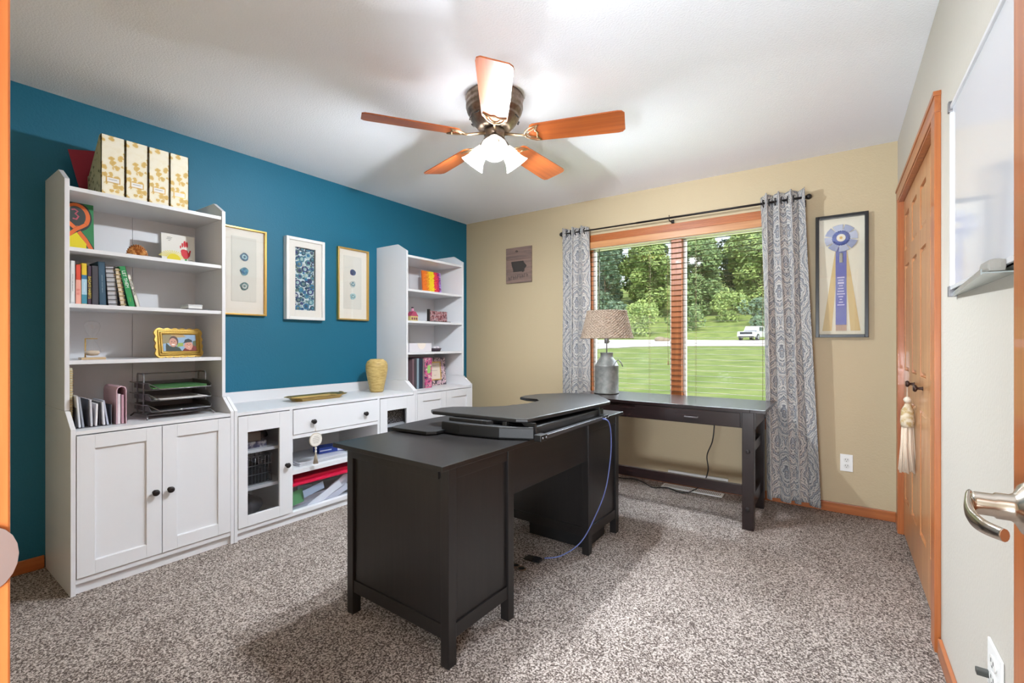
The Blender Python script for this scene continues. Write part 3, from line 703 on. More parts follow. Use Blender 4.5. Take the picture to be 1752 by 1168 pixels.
ph = [([(a,c),(b_,c),(b_,d),(a,d)], F(150,180,208)), ([q(0,.45),q(.2,.5),q(.3,1),q(0,1)], F(150,140,104)), ([q(.3,.8),q(.7,.86),q(.6,1),q(.25,1)], F(186,160,110)), ([q(.4,.25),q(.6,.3),q(.6,.5),q(.45,.5)], F(150,176,84)), ([q(.88,.2),q(1,.2),q(1,.65),q(.9,.6)], F(96,108,84)),
  ([q(.08,0),q(.55,0),q(.48,.2),q(.36,.3),q(.2,.3),q(.1,.5),q(.08,.3)], F(62,74,70)), el(.32,.60,.135,.32,F(92,70,62)), el(.30,.52,.115,.27,F(206,152,132)), el(.30,.40,.05,.05,F(240,226,220)), el(.26,.57,.02,.02,F(70,50,44)), el(.35,.58,.02,.02,F(70,50,44)), el(.31,.49,.015,.05,F(188,128,110)),
  ([q(.56,0),q(1,0),q(1,.25),q(.9,.35),q(.62,.15)], F(126,52,52)), el(.76,.34,.13,.26,F(214,156,138)), ([q(.56,.46),q(.62,.52),q(.66,.7),q(.76,.76),q(.86,.68),q(.88,.55),q(.72,.52)], F(52,62,66)), el(.75,.25,.04,.035,F(238,222,214)), el(.72,.40,.016,.018,F(70,50,44)), el(.81,.40,.016,.018,F(70,50,44)), el(.765,.33,.012,.04,F(196,134,118)),
  ([q(.58,.35),q(.72,.30),q(.86,.1),q(.78,.05),q(.66,.18)], F(216,158,140))]
m_ = MB(); art(m_, (.001,0,0), (0,1,0), (0,0,1), ph, .00015); m_.build('photo', None, t, True)

# counter of the left bookcase
ZC = .746
t = thing('notebook', 'upright cream spiral notebook against the left side panel on the counter', 'notebook', (.30,-3.26,ZC))
bx('cover', flat((196,192,164),.6), t, .19,.375,-3.266,-3.256,ZC,ZC+.285, b=.001)
m_ = MB()
for i in range(24): m_.tube([(.375+.004*cos(a_), -3.261+.008*sin(a_), ZC+.012+i*.0113) for a_ in [2*pi*j/10 for j in range(10)]], .0012, 5, close=True)
m_.build('spiral_binding', GOLD, t)
t = thing('letter_sorter', 'dark wire letter holder on the counter left of the letter trays', 'letter holder', (.32,-3.18,ZC))
m_ = MB()
for yy, h_ in ((-3.247,.150),(-3.205,.135),(-3.163,.115),(-3.12,.100)):
    m_.box(.24,.40,yy-.001,yy+.001,ZC+.006,ZC+h_,b=.0005)
m_.box(.24,.40,-3.25,-3.115,ZC,ZC+.004,b=.001); m_.build('holder', mat('dark_mesh',(104,106,114),.5,.3), t)
for i, (yy, h_, cc, ln, lb) in enumerate(((-3.238,.150,(214,216,222),4,'white envelope in the front left slot of the letter holder'),(-3.226,.143,(150,156,168),6,'blue-grey envelope in the left slot of the letter holder'),(-3.196,.128,(206,206,214),2,'pale envelope in the middle slot of the letter holder'),(-3.180,.105,(232,230,234),-2,'short white envelope in the middle slot of the letter holder'),(-3.150,.112,(222,222,230),3,'white folded letter in the right slot of the letter holder'),(-3.136,.120,(176,182,200),8,'blue-grey folded letter at the right of the letter holder'))):
    M_ = Matrix.Translation((.33,yy,ZC+.0065))@Matrix.Rotation(R(ln),4,'X')
    tag(MB().box(-.085,.085,-.0035,.0035,0,h_,b=.001,M=M_).build('envelope', flat(cc,.8)), lb, 'envelope', 'post in the letter holder')
t = thing('ring_binder', 'dusty pink binder standing at the right of the letter holder', 'binder', (.30,-3.083,ZC))
PK = flat((212,176,188),.6)
m_ = MB(); 
prof_ = [(-3.103,ZC+.001),(-3.103,ZC+.170),(-3.097,ZC+.185),(-3.083,ZC+.190),(-3.069,ZC+.185),(-3.063,ZC+.170),(-3.063,ZC+.001),(-3.066,ZC+.001),(-3.066,ZC+.168),(-3.071,ZC+.181),(-3.083,ZC+.186),(-3.095,ZC+.181),(-3.100,ZC+.168),(-3.100,ZC+.001)]
m_.prism(prof_, .20,.41,'x').build('cover', PK, t)
m_ = MB(); m_.box(.21,.405,-3.097,-3.086,ZC+.002,ZC+.15,b=.001,m=flat((216,206,212),.8)); m_.box(.21,.405,-3.082,-3.072,ZC+.002,ZC+.145,b=.001,m=flat((190,150,164),.8)); m_.build('pages', None, t)
# letter trays
t = thing('letter_tray', 'three-tier grey metal letter tray on the counter of the left bookcase', 'letter tray', (.30,-2.80,ZC))
ya, yb, xa, xb = -2.962,-2.668,.13,.36
m_ = MB()
for yy in (ya, yb):
    m_.tube([(xb-.06,yy,ZC+.022),(xb-.06,yy,ZC+.225),(xb-.067,yy,ZC+.237),(xb-.15,yy,ZC+.237),(xb-.157,yy,ZC+.225),(xb-.157,yy,ZC+.022)], .0042, 8)
    sg = -1 if yy == ya else 1
    m_.tube([(xb+.03,yy+sg*.012,ZC+.004),(xb+.0,yy,ZC+.022),(xb-.20,yy,ZC+.022),(xb-.22,yy+sg*.012,ZC+.004)], .0042, 8)
m_.tube([(xb-.11,ya,ZC+.237),(xb-.11,yb,ZC+.237)], .0035, 8); m_.tube([(xb-.0,ya,ZC+.022),(xb-.0,yb,ZC+.022)], .0035, 8); m_.tube([(xb-.16,ya,ZC+.022),(xb-.16,yb,ZC+.022)], .0035, 8)
m_.build('rack', DSTEEL, t)
for k in range(3):
    z = ZC+.040+k*.058
    m_ = MB()
    m_.box(xa,xb+.035,ya+.008,yb-.004,z,z+.0016); m_.box(xa,xa+.0016,ya+.008,yb-.004,z,z+.032); m_.prism([(xa,z),(xb+.035,z),(xb-.02,z+.032),(xa,z+.032)], ya+.007,ya+.0085,'y'); m_.prism([(xa,z),(xb+.035,z),(xb-.02,z+.032),(xa,z+.032)], yb-.0055,yb-.004,'y')
    tr = m_.build('tray', GREYM, t)
    MB().tube([(xa,ya-.012,z+.033),(xb-.04,ya-.012,z+.033),(xb-.03,ya+.008,z+.033),(xb+.036,ya+.045,z+.002),(xb+.036,yb-.012,z+.002),(xb+.028,yb-.004,z+.012),(xb-.02,yb-.004,z+.033),(xa,yb-.004,z+.033)], .003, 6).build('rim', STEEL, tr)
for k, (cc, lb) in enumerate((((96,150,84),'light green paper folder in the top letter tray'),((60,112,62),'dark green paper folder on top in the top letter tray'),)):
    z = ZC+.040+2*.058+.0035+k*.0065
    tag(MB().box(xa+.02,xb+.01,ya+.02+k*.02,yb-.02,z,z+.004,b=.001).build('folder', flat(cc,.7)), lb, 'folder', 'folders in the letter trays')
tag(MB().box(xa+.02,xb+.02,ya+.03,yb-.02,ZC+.1015,ZC+.1045,b=.001).build('paper_stack', PAPER), 'white paper in the middle letter tray', 'paper')

# three framed agate pictures
def frame(label, y0, y1, z0, z1, dep, bw, fm, inner=None):
    t = thing('picture_frame', label, 'picture frame', (.01,(y0+y1)/2,z0))
    m_ = MB(); m_.box(.0015,dep,y0,y0+bw,z0,z1,b=.002); m_.box(.0015,dep,y1-bw,y1,z0,z1,b=.002); m_.box(.0015,dep,y0+bw,y1-bw,z0,z0+bw,b=.002); m_.box(.0015,dep,y0+bw,y1-bw,z1-bw,z1,b=.002)
    m_.build('frame', fm, t); return t
def stone(y, z, r, kind, x, n=18, seed=0):
    rn = random.Random(seed); a0 = rn.random()*6
    return [(y+r*(1+.08*sin(3*a+a0)+.05*sin(5*a))*cos(a), z+r*(1+.08*sin(2*a+a0))*sin(a)) for a in [2*pi*i/n for i in range(n)]]
for nm, (y0, y1), kinds in (('narrow gold frame with three round blue-green agates, beside the left bookcase',(-2.462,-2.176),(0,1,4)),('narrow gold frame with three round agates, beside the far corner bookcase',(-1.605,-1.307),(5,6,2))):
    t = frame(nm, y0,y1,1.336,1.930,.030,.011,GOLD)
    bx('mount_board', MATB, t, .002,.006,y0+.01,y1-.01,1.346,1.920)
    m_ = MB(); yy0, yy1 = y0+.062, y1-.062
    m_.box(.006,.0085,yy0,yy1,1.43,1.87,b=.001); m_.build('inner_mount', mat('linen',(220,218,208),.9), t)
    yc = (y0+y1)/2
    for k, z in enumerate((1.735,1.636,1.535)):
        s_ = MB(); s_.prism(stone(yc,z,.027,0,0,seed=k+int(y0*10)), .0085,.0125,'x', b=.001, m=AG[kinds[k]])
        s_.prism(stone(yc,z,.0165,0,0,seed=k+9), .0125,.0129,'x', m=AG[(kinds[k]+2)%7]); s_.prism(stone(yc,z,.008,0,0,seed=k+19), .0129,.0132,'x', m=AG[kinds[k]]); s_.build('agate_slice', None, t)
    bx('glass_pane', GLASS, t, .024,.026,y0+.009,y1-.009,1.345,1.921)
y0, y1, z0, z1 = -2.043,-1.736,1.322,1.932
t = frame('white shadow-box frame packed with blue and green agate slices, between the two gold frames', y0,y1,z0,z1,.048,.022,mat('white_frame',(236,234,230),.4))
m_ = MB(); a, b_, c, d = y0+.075, y1-.070, z0+.072, z1-.068
for q_ in ((y0+.02,a,z0+.02,z1-.02),(b_,y1-.02,z0+.02,z1-.02),(a,b_,z0+.02,c),(a,b_,d,z1-.02)): m_.box(.028,.031,*q_)
m_.build('mount_board', mat('mount_white',(234,230,222),.8), t)
bx('backing', flat((206,222,226),.8), t, .002,.006,a-.01,b_+.01,c-.01,d+.01)
rn = random.Random(5); placed = []
tries = 0
while len(placed) < 95 and tries < 9000:
    tries += 1
    rmin = .020 if len(placed) < 26 else (.012 if len(placed) < 55 else .007)
    r_ = rmin*rn.uniform(.85,1.25); y = rn.uniform(a+r_*.6,b_-r_*.6); z = rn.uniform(c+r_*.6,d-r_*.6)
    if all((y-p[0])**2+(z-p[1])**2 > ((r_+p[2])*.90)**2 for p in placed): placed.append((y,z,r_))
for i, (y, z, r_) in enumerate(placed):
    kd = rn.choice((0,0,1,1,2,3,3,4,4,5,6)); s_ = MB(); xx = .006
    def cl(P): return [(min(b_,max(a,p[0])),min(d,max(c,p[1]))) for p in P]
    s_.prism(cl(stone(y,z,r_,0,0,14,i)), xx,xx+.006,'x', m=AG[kd])
    if r_ > .012: s_.prism(cl(stone(y,z,r_*.55,0,0,12,i+50)), xx+.006,xx+.0065,'x', m=AG[(kd+rn.choice((1,2,4)))%7])
    s_.build('agate_slice', None, t)
bx('glass_pane', GLASS, t, .034,.036,y0+.02,y1-.02,z0+.02,z1-.02)

# on the sideboard
ZS = .744
t = thing('serving_tray', 'long shallow gold tray on the sideboard', 'tray', (.25,-1.90,ZS))
def oct_(hx_, hy_, c_): return [(hx_,-hy_+c_),(hx_,hy_-c_),(hx_-c_,hy_),(-hx_+c_,hy_),(-hx_,hy_-c_),(-hx_,-hy_+c_),(-hx_+c_,-hy_),(hx_-c_,-hy_)]
m_ = MB(); lev = [(.060,.172,.030,.0),(.070,.187,.033,.018),(.092,.216,.040,.027),(.092,.216,.040,.0295),(.068,.184,.033,.0205),(.058,.170,.030,.003)]
rings = []
for (hx_, hy_, c_, z_) in lev: rings.append([m_.bm.verts.new((.25+p[0],-1.93+p[1],ZS+z_)) for p in oct_(hx_,hy_,c_)])
for A_, B_ in zip(rings, rings[1:]):
    for j in range(8): m_.bm.faces.new([A_[j],A_[(j+1)%8],B_[(j+1)%8],B_[j]])
m_.bm.faces.new(rings[0][::-1]); m_.bm.faces.new(rings[-1]); m_.build('dish', mat('brushed_gold',(190,164,104),.35,.85), t)
for k, yy in enumerate((-.200,.200)):
    MB().tube([(.22,-1.93+yy,ZS+.031),(.235,-1.93+yy,ZS+.036),(.265,-1.93+yy,ZS+.036),(.28,-1.93+yy,ZS+.031)], .003, 6).build('handle', mat('brushed_gold',(0,0,0)), t)
vp = [(.048,0),(.056,.012),(.064,.06),(.079,.13),(.088,.19),(.087,.225),(.076,.252),(.054,.266),(.050,.270),(.046,.266),(.046,.24)]
tag(MB().lathe(vp, (.22,-1.378,ZS), 40).build('vase', mat('straw_ceramic',(206,180,116),.5,bump=(60,.8,4),var=((176,148,84),(20,20,90),.4,.62))), 'straw-yellow textured vase at the right end of the sideboard', 'vase')
# ornament on the drawer knob
ox, oy = D+.030,-2.108
t = thing('hanging_ornament', 'round wooden ornament with beads and tassel hanging from the left drawer knob', 'ornament', (ox,oy,.4))
m_ = MB(); m_.tube([(D+.020,oy-.008,.637),(D+.024,oy-.006,.60),(ox,oy,.575),(D+.024,oy+.006,.60),(D+.020,oy+.0,.637)], .0012, 5); m_.build('cord', flat((210,204,190),.8), t)
M_ = Matrix.Translation((ox,oy,.513))@Matrix.Rotation(R(90),4,'Y')
m_ = MB(); m_.lathe([(.044,-.003),(.046,0),(.044,.003)], n=36, M=M_); m_.build('ring', flat((186,176,158),.7), t)
m_ = MB(); m_.lathe([(.041,-.0035),(.041,.0042)], n=36, M=M_); dk = m_.build('disc', flat((226,222,214),.7), t)
for k, (w_, z_) in enumerate(((.03,.535),(.046,.525),(.05,.515),(.044,.505),(.036,.495))):
    m_ = MB(); m_.box(ox+.0043,ox+.0047,oy-w_/2,oy+w_/2,z_-.0014,z_+.0010); m_.build('lettering', flat((150,144,134),.7), dk)
for z_, r_ in ((.458,.008),(.444,.006),(.434,.007),(.575,.006)): MB().sphere((ox,oy,z_), r_, 12).build('bead', flat((226,222,214),.6), t)
m_ = MB()
for k in range(22):
    a_ = 2*pi*k/22; m_.tube([(ox,oy,.430),(ox+.006*cos(a_),oy+.006*sin(a_),.41),(ox+.012*cos(a_),oy+.016*sin(a_),.357)], .0016, 4)
m_.build('tassel', flat((180,168,150),.9), t)

# inside the sideboard, left glass door
box_thing('storage_box','tan cardboard box stacked on the upper shelf behind the left glass door','box',flat((150,134,122),.8),.20,.40,-2.56,-2.40,.546,.600)
m_ = MB(); m_.box(.20,.41,-2.56,-2.37,.507,.545,b=.002)
tag(m_.build('storage_box', ramp_mat('speckle_box',[(.4,(60,60,96)),(.5,(140,136,150)),(.6,(206,204,206))],agate_f,.6)), 'flat speckled box under the tan box behind the left glass door', 'box')
tag(MB().tube([(.15,-2.55,.615),(.3,-2.45,.628),(.36,-2.37,.600),(.34,-2.34,.56)], [.012,.02,.02,.014], 10).build('fabric_roll', flat((44,42,46),.9)), 'dark rolled cloth on top of the tan box behind the left glass door', 'cloth')
t = thing('wire_basket', 'grey wire basket on the middle shelf behind the left glass door', 'basket', (.3,-2.45,.284))
m_ = MB()
for z_ in (.29,.345,.40,.455): m_.tube([(.12,-2.56,z_),(.42,-2.56,z_),(.42,-2.345,z_),(.12,-2.345,z_)], .0028, 6, close=True)
for k in range(12):
    m_.tube([(.42,-2.56+k*.0195,.287),(.42,-2.56+k*.0195,.455)], .0014, 5); 
for k in range(10): m_.tube([(.12+k*.033,-2.345,.287),(.12+k*.033,-2.345,.455)], .0014, 5)
m_.build('wire_frame', STEEL, t)
m_ = MB(); m_.box(.125,.41,-2.555,-2.36,.287,.38,b=.01); m_.build('liner', flat((42,42,46),.9), t)
m_ = MB(); 
def cl_(u, v):
    a_ = 2*pi*u; r_ = .092*(1+.1*sin(5*a_+4*v)); return (.30+r_*cos(a_)*sin(pi*v)*1.1, -2.46+r_*1.1*sin(a_)*sin(pi*v), .075+.06*(1-cos(pi*v))+.008*sin(6*a_))
m_.grid(cl_, 30, 12); tag(m_.build('cloth_bag', flat((72,72,78),.95)), 'crumpled dark grey cloth bag at the bottom behind the left glass door', 'bag')
tag(MB().box(.2,.42,-1.52,-1.27,.507,.62,b=.003).build('storage_box', ramp_mat('grey_fleck',[(.45,(52,50,54)),(.56,(88,84,88)),(.64,(190,186,190))],lambda n,l,tc:(lambda a:(l.new(tc.outputs['Object'],a.inputs[0]),setattr(a.inputs['Scale'],'default_value',110),a.outputs[0])[2])(n.new('ShaderNodeTexNoise')),.7)), 'dark flecked box behind the right glass door of the sideboard', 'box')
# centre shelf: laptop-like silver case and blue box
t = thing('document_case', 'flat silver-grey document case on the open shelf of the sideboard', 'document case', (.3,-1.98,.334))
bx('base', mat('silver_case',(198,200,206),.35,.3), t, .12,.44,-2.17,-1.80,.3345,.350, b=.004)
bx('lid', mat('silver_case2',(212,214,220),.32,.3), t, .122,.442,-2.168,-1.802,.3505,.362, b=.004)
t = thing('box', 'small blue box with pale lettering lying on the silver case', 'box', (.3,-1.86,.363), (0,0,R(-8)), local=True)
bx('carton', flat((36,64,150),.5), t, -.05,.05,-.10,.10,0,.042, b=.001, local=True)
m_ = MB(); m_.box(.0501,.0506,-.095,-.01,.016,.024,m=flat((190,200,226))); m_.box(.0501,.0506,.035,.075,.004,.022,m=flat((200,206,226))); m_.box(.0501,.0506,.080,.097,.004,.036,m=flat((120,176,186))); m_.build('lettering', None, t, True)
t = thing('storage_bin', 'clear plastic storage bin of papers with a bright red lid under the sideboard shelf', 'storage bin', (.28,-1.93,.071))
m_ = MB(); a, b_, c, d = .08,.455,-2.225,-1.62
for q_ in ((b_-.002,b_,c,d,.071,.225),(a,a+.002,c,d,.071,.225),(a,b_,c,c+.002,.071,.225),(a,b_,d-.002,d,.071,.225),(a,b_,c,d,.071,.073)): m_.box(*q_)
m_.build('tub', PLASTIC, t)
m_ = MB(); m_.box(a-.006,b_+.010,c-.006,d+.006,.222,.240,b=.005); m_.box(a+.02,b_-.02,c+.02,d-.02,.238,.262,b=.008); m_.build('lid', mat('red_lid',(206,22,66),.35), t)
for i, (yy, zz_, ln, wd, ht, cc, lb) in enumerate(((-1.98,.083,24,.26,.05,(236,238,242),'long white paper slanting across the front of the clear bin'),(-1.86,.080,18,.30,.04,(206,208,218),'pale grey paper at the right of the clear bin'),(-2.06,.135,12,.15,.05,(170,186,206),'pale blue printed sheet near the top of the clear bin'),(-1.90,.125,28,.22,.035,(226,214,220),'pinkish paper in the clear bin'),(-2.17,.088,8,.09,.09,(88,158,98),'green sheet at the left of the clear bin'),(-2.12,.160,-10,.10,.04,(96,130,140),'blue-green sheet in the upper left of the clear bin'),(-1.74,.150,20,.20,.06,(232,232,238),'white sheet at the upper right of the clear bin'),(-1.99,.074,2,.42,.045,(214,214,220),'long grey-white sheet lying along the bottom of the clear bin'))):
    M_ = Matrix.Translation((.445-.008*i,yy,zz_))@Matrix.Rotation(R(ln),4,'X')
    tag(MB().box(-.002,.002,-wd/2,wd/2,0,ht,M=M_).build('paper_sheet', flat(cc,.7)), lb, 'paper', 'papers in the clear bin')

# ---- far bookcase contents
U = lambda *c_: flat(c_, .6)
cols = [((-.120,-.062),(236,120,36)),((-.062,-.036),(238,160,40)),((-.036,.028),(244,212,24)),((.028,.062),(232,64,72)),((.062,.088),(206,30,88)),((.088,.108),(120,40,110)),((.108,.120),(170,140,200))]
sh = [([(lo,0),(hi,0),(hi,.215),(lo,.215)], U(*cc)) for (lo,hi), cc in cols]
rn = random.Random(2)
for k in range(210):
    (lo, hi), cc = cols[k % 7]; u = rn.uniform(max(lo-.008,-.110),min(hi+.008,.110)); v = rn.uniform(.006,.208)
    j = rn.choice((-16,-6,8,20)); sh.append((stroke([(max(-.119,u-.009),v-.003),(u,v+.001),(min(.119,u+.009),v+.004)], .006), U(*[int(min(255,max(0,x_+j))) for x_ in cc])))
tilted('art_canvas', 'square canvas with orange, yellow, red and purple paint stripes', 'canvas', .20,-.715,SH[1],.240,.215,.014,5,sh,(226,110,50))
bt = thing('bottle', 'small pink house-shaped bottle on the middle shelf of the far bookcase', 'bottle', (.28,-1.045,SH[2]))
m_ = MB(); m_.box(.255,.305,-1.085,-1.00,SH[2],SH[2]+.045,b=.004,m=flat((206,190,120),.5)); m_.prism([(-1.088,SH[2]+.044),(-.997,SH[2]+.044),(-1.028,SH[2]+.085),(-1.057,SH[2]+.085)], .253,.307,'x', b=.002, m=flat((170,70,100),.5)); m_.build('body', None, bt)
m_ = MB(); m_.lathe([(.012,.083),(.014,.1),(.009,.112)], (.28,-1.042,SH[2]), 14, m=flat((214,150,176),.5)); m_.lathe([(.009,.112),(.010,.124)], (.28,-1.042,SH[2]), 12, m=flat((60,50,54),.4)); m_.build('stopper', None, bt)
for k, yy in enumerate((-1.068,-1.042,-1.018)): bx('window_panel', flat((120,60,80),.5), bt, .305,.3065,yy-.008,yy+.008,SH[2]+.012,SH[2]+.032)
t = thing('photo_frame', 'dark-edged photo block showing a crowd, on the middle shelf of the far bookcase', 'photo frame', (.27,-.70,SH[2]))
m_ = MB(); m_.box(.262,.285,-.850,-.832,SH[2],SH[2]+.118,b=.001); m_.box(.24,.30,-.85,-.575,SH[2],SH[2]+.010,b=.001); m_.build('stand', flat((40,34,34),.5), t)
pm = ramp_mat('crowd_photo',[(.35,(70,44,48)),(.48,(150,84,90)),(.58,(196,168,170)),(.68,(90,70,84))],lambda n,l,tc:(lambda a:(l.new(tc.outputs['Object'],a.inputs[0]),setattr(a.inputs['Scale'],'default_value',48),a.outputs[0])[2])(n.new('ShaderNodeTexNoise')),.4)
bx('photo', pm, t, .266,.276,-.832,-.60,SH[2]+.010,SH[2]+.104)
t = thing('desk_box', 'white cardboard box with a half-round cut-out front on the lower shelf of the far bookcase', 'box', (.26,-.96,SH[3]))
bx('carton', flat((222,218,222),.7), t, .18,.30,-1.095,-.83,SH[3],SH[3]+.078, b=.002)
m_ = MB(); m_.prism([(-.953+.05*cos(a_), SH[3]+.076+.055*sin(a_)) for a_ in [R(180+18*i) for i in range(11)]], .300,.3012,'x'); m_.build('flap', flat((236,226,216),.7), t)
t = thing('basket', 'small dark basket of white trinkets beside the cut-out box', 'basket', (.27,-.745,SH[3]))
m_ = MB(); m_.lathe([(.040,0),(.052,.030),(.050,.030),(.038,.004)], (.27,-.745,SH[3]), 18, fn=lambda a_, i: 1+.06*sin(9*a_)); m_.build('bowl', flat((50,34,46),.6), t)
for k, (a_, b2) in enumerate(((-.02,.0),(.012,.012),(.02,-.014))): MB().sphere((.27+b2,-.745+a_,SH[3]+.034), .015, 12).build('trinket', flat((226,220,226),.5), t)
ZB = .746
for (y, w_, h_, cc, nm, lb, bd) in ((-1.095,.022,.262,(120,96,102),'binder','muted mauve binder, leftmost on the far bookcase counter',None),(-1.071,.026,.264,(72,66,72),'binder','charcoal binder second from the left on the far bookcase counter',None),(-1.043,.026,.266,(140,160,172),'binder','pale blue-grey binder on the far bookcase counter',None),(-1.015,.040,.266,(34,46,66),'binder','navy binder on the far bookcase counter',None),(-.973,.020,.262,(132,118,122),'binder','grey-brown binder right of the navy binder',None)):
    book(y,w_,h_,cc,lb,x1=.335,dep=.22,z=ZB,name=nm,group='binders on the far bookcase')
def fl2(n, l, tc):
    a = n.new('ShaderNodeTexVoronoi'); a.inputs['Scale'].default_value = 24; l.new(tc.outputs['Object'], a.inputs[0]); return a.outputs[1]
def floralpink(n, l, tc):
    a = n.new('ShaderNodeTexNoise'); a.inputs['Scale'].default_value = 26; a.inputs['Detail'].default_value = 3; l.new(tc.outputs['Object'], a.inputs[0]); return a.outputs[0]
FP = ramp_mat('pink_floral', [(.36,(40,46,76)),(.44,(196,70,130)),(.5,(226,120,150)),(.55,(52,60,90)),(.62,(236,190,190)),(.7,(196,80,130))], floralpink, .6)
t = thing('binder', 'thick pink and navy floral binder with a green spine label', 'binder', (.26,-.90,ZB))
bx('cover', FP, t, .12,.345,-.948,-.868,ZB,ZB+.268, b=.006)
bx('spine_label', flat((150,206,110),.6), t, .345,.3458,-.925,-.890,ZB+.13,ZB+.20)
def pat(n, l, tc):
    a = n.new('ShaderNodeTexWave'); a.wave_type = 'BANDS'; a.inputs['Scale'].default_value = 22; a.inputs['Distortion'].default_value = 9; a.inputs['Detail'].default_value = 1; l.new(tc.outputs['Object'], a.inputs[0]); return a.outputs[0]
t = thing('photo_frame', 'wide pink and grey patterned frame with gold inner border on the far bookcase counter', 'photo frame', (.22,-.70,ZB), (0,R(-5),0), local=True)
bx('frame', ramp_mat('diamond_print',[(.15,(86,74,84)),(.3,(206,178,172)),(.7,(226,204,196)),(.9,(176,140,160))],pat,.6), t, -.018,0,-.15,.15,0,.262, b=.002, local=True)
m_ = MB()
for q_ in ((-.082,-.072,.055,.215),(.072,.082,.055,.215),(-.082,.082,.048,.058),(-.082,.082,.212,.222)): m_.box(0,.006,*q_,b=.001)
m_.build('inner_border', GOLD, t, True)
bx('print', flat((226,210,192),.7), t, 0,.002,-.073,.073,.057,.213, local=True)
m_ = MB()
for z_, w_ in ((.185,.05),(.14,.07),(.095,.03)): m_.box(.002,.0025,-w_/2,w_/2,z_-.003,z_+.001)
m_.build('lettering', flat((176,164,150)), t, True)

# ================================================================== DESK
ang = -R(1.0)
t = thing('desk', 'large black-brown double pedestal desk in the middle of the room', 'desk', (2.205,-2.640,0), (0,0,ang), local=True)
L = 1.475; Wd = .600    # along y, along -x
Lg = .040
def leg(x, y): return bx('leg', BLKZ, t, x-Lg,x,y,y+Lg,0,.706, b=.002, local=True)
P1 = .39
for x in (0,-Wd+Lg):
    for y in (0,P1-Lg,L-.40,L-Lg): leg(x,y)
top = bx('desktop', BLK, t, -Wd-.045,.008,-.040,L+.055,.706,.7245, b=.002, local=True)
for (ya_, yb_, nm) in ((0,P1,0),(L-.40,L,1)):
    m_ = MB()
    m_.box(-.030,-.012,ya_+Lg-.002,yb_-Lg+.002,.145,.665); m_.box(-Wd+Lg-.002,-Lg+.002,ya_+.010,ya_+.026,.145,.665); m_.box(-Wd+Lg-.002,-Lg+.002,yb_-.026,yb_-.010,.145,.665)
    m_.box(-Wd+.02,-.02,ya_+.02,yb_-.02,.12,.14); m_.build('panel', BLKZ, t, True)
    for z0_, z1_ in ((.094,.145),(.664,.706)):
        for q_ in ((-.036,-.004,ya_+Lg-.002,yb_-Lg+.002),(-Wd+Lg-.002,-Lg+.002,ya_+.004,ya_+.034),(-Wd+Lg-.002,-Lg+.002,yb_-.034,yb_-.004)):
            MB().box(*q_,z0_,z1_,b=.0015).build('rail', BLK, t, True)
    m_ = MB(); m_.box(-Wd+.0,-Wd+.018,ya_+Lg+.002,yb_-Lg-.002,.15,.52,b=.002); dd = m_.build('cabinet_door', BLKZ, t, True)
    m_ = MB(); m_.box(-Wd+.0,-Wd+.018,ya_+Lg+.002,yb_-Lg-.002,.53,.66,b=.002); dd = m_.build('drawer', BLKZ, t, True)
    MB().lathe([(.006,0),(.013,.018),(.004,.024)], n=12, M=Matrix.Translation((-Wd,(ya_+yb_)/2,.6))@Matrix.Rotation(R(-90),4,'Y')).build('knob', IRON, dd, True)
bx('pullout_board', BLK, t, -Wd+.03,-.05,-.003,.008,.664,.700, b=.001, local=True)
bx('modesty_panel', BLK, t, -.028,-.010,P1-.002,L-.398,.512,.706, b=.001, local=True)
bx('centre_drawer', BLK, t, -Wd+.004,-Wd+.3,P1+.004,L-.404,.62,.704, b=.002, local=True)
# black case under the far pedestal
box_thing('computer_case','low black case on the carpet under the far desk pedestal','computer case',BPL,1.80,2.178,-1.50,-1.255,0.002,.088,b=.004)
# ---- sit-stand converter
ZT = .7245
t = thing('standing_desk_converter', 'black height-adjustable desk riser with a curved work surface on the desk', 'desk riser', (1.95,-1.75,ZT))
outl = [(2.205,-2.135),(2.262,-1.37),(2.245,-1.325),(2.06,-1.085),(1.99,-1.065),(1.85,-1.10),(1.72,-1.27),(1.695,-1.40),(1.715,-1.475),(1.775,-1.505),(1.86,-1.50),(1.915,-1.56),(1.925,-1.70),(1.88,-1.86),(1.80,-1.965),(1.71,-2.005),(1.665,-2.035),(1.645,-2.10),(1.650,-2.175),(1.69,-2.205),(2.16,-2.160)]
MB().prism(outl, .797,.815,'z', b=.006).build('work_surface', BPM, t)
base = [(2.235,-2.135),(2.235,-1.40),(2.05,-1.22),(1.86,-1.26),(1.84,-1.6),(1.84,-2.0),(1.80,-2.17),(1.79,-2.245),(1.90,-2.245),(2.10,-2.205)]
MB().prism(base, ZT+.0005,ZT+.056,'z', b=.008).build('base', BPL, t)
mid = [(1.81,-2.215),(2.02,-2.195),(2.04,-2.17),(2.04,-1.35),(1.86,-1.35),(1.80,-2.1)]
MB().prism(mid, .776,.7965,'z', b=.004).build('upper_housing', BPL, t)
m_ = MB(); m_.box(1.97,2.00,-2.20,-2.165,.765,.797,b=.004); m_.box(2.09,2.115,-2.17,-2.15,.755,.797,b=.004); m_.build('release_lever', BPL, t)
for yy in (-2.125,-1.46): 
    MB().prism([(2.16,.797),(2.235,.797),(2.245,.745),(2.225,.745)], yy,yy+.012,'y').build('lift_arm', BPL, t)
    MB().tube([(2.235,yy+.006,.755),(1.95,yy+.006,.79)], .011, 8).build('strut', BPL, t)
MB().box(2.247,2.275,-2.14,-1.44,.728,.746,b=.003).build('rear_bar', mat('graphite_bar',(84,84,88),.35,.6), t)
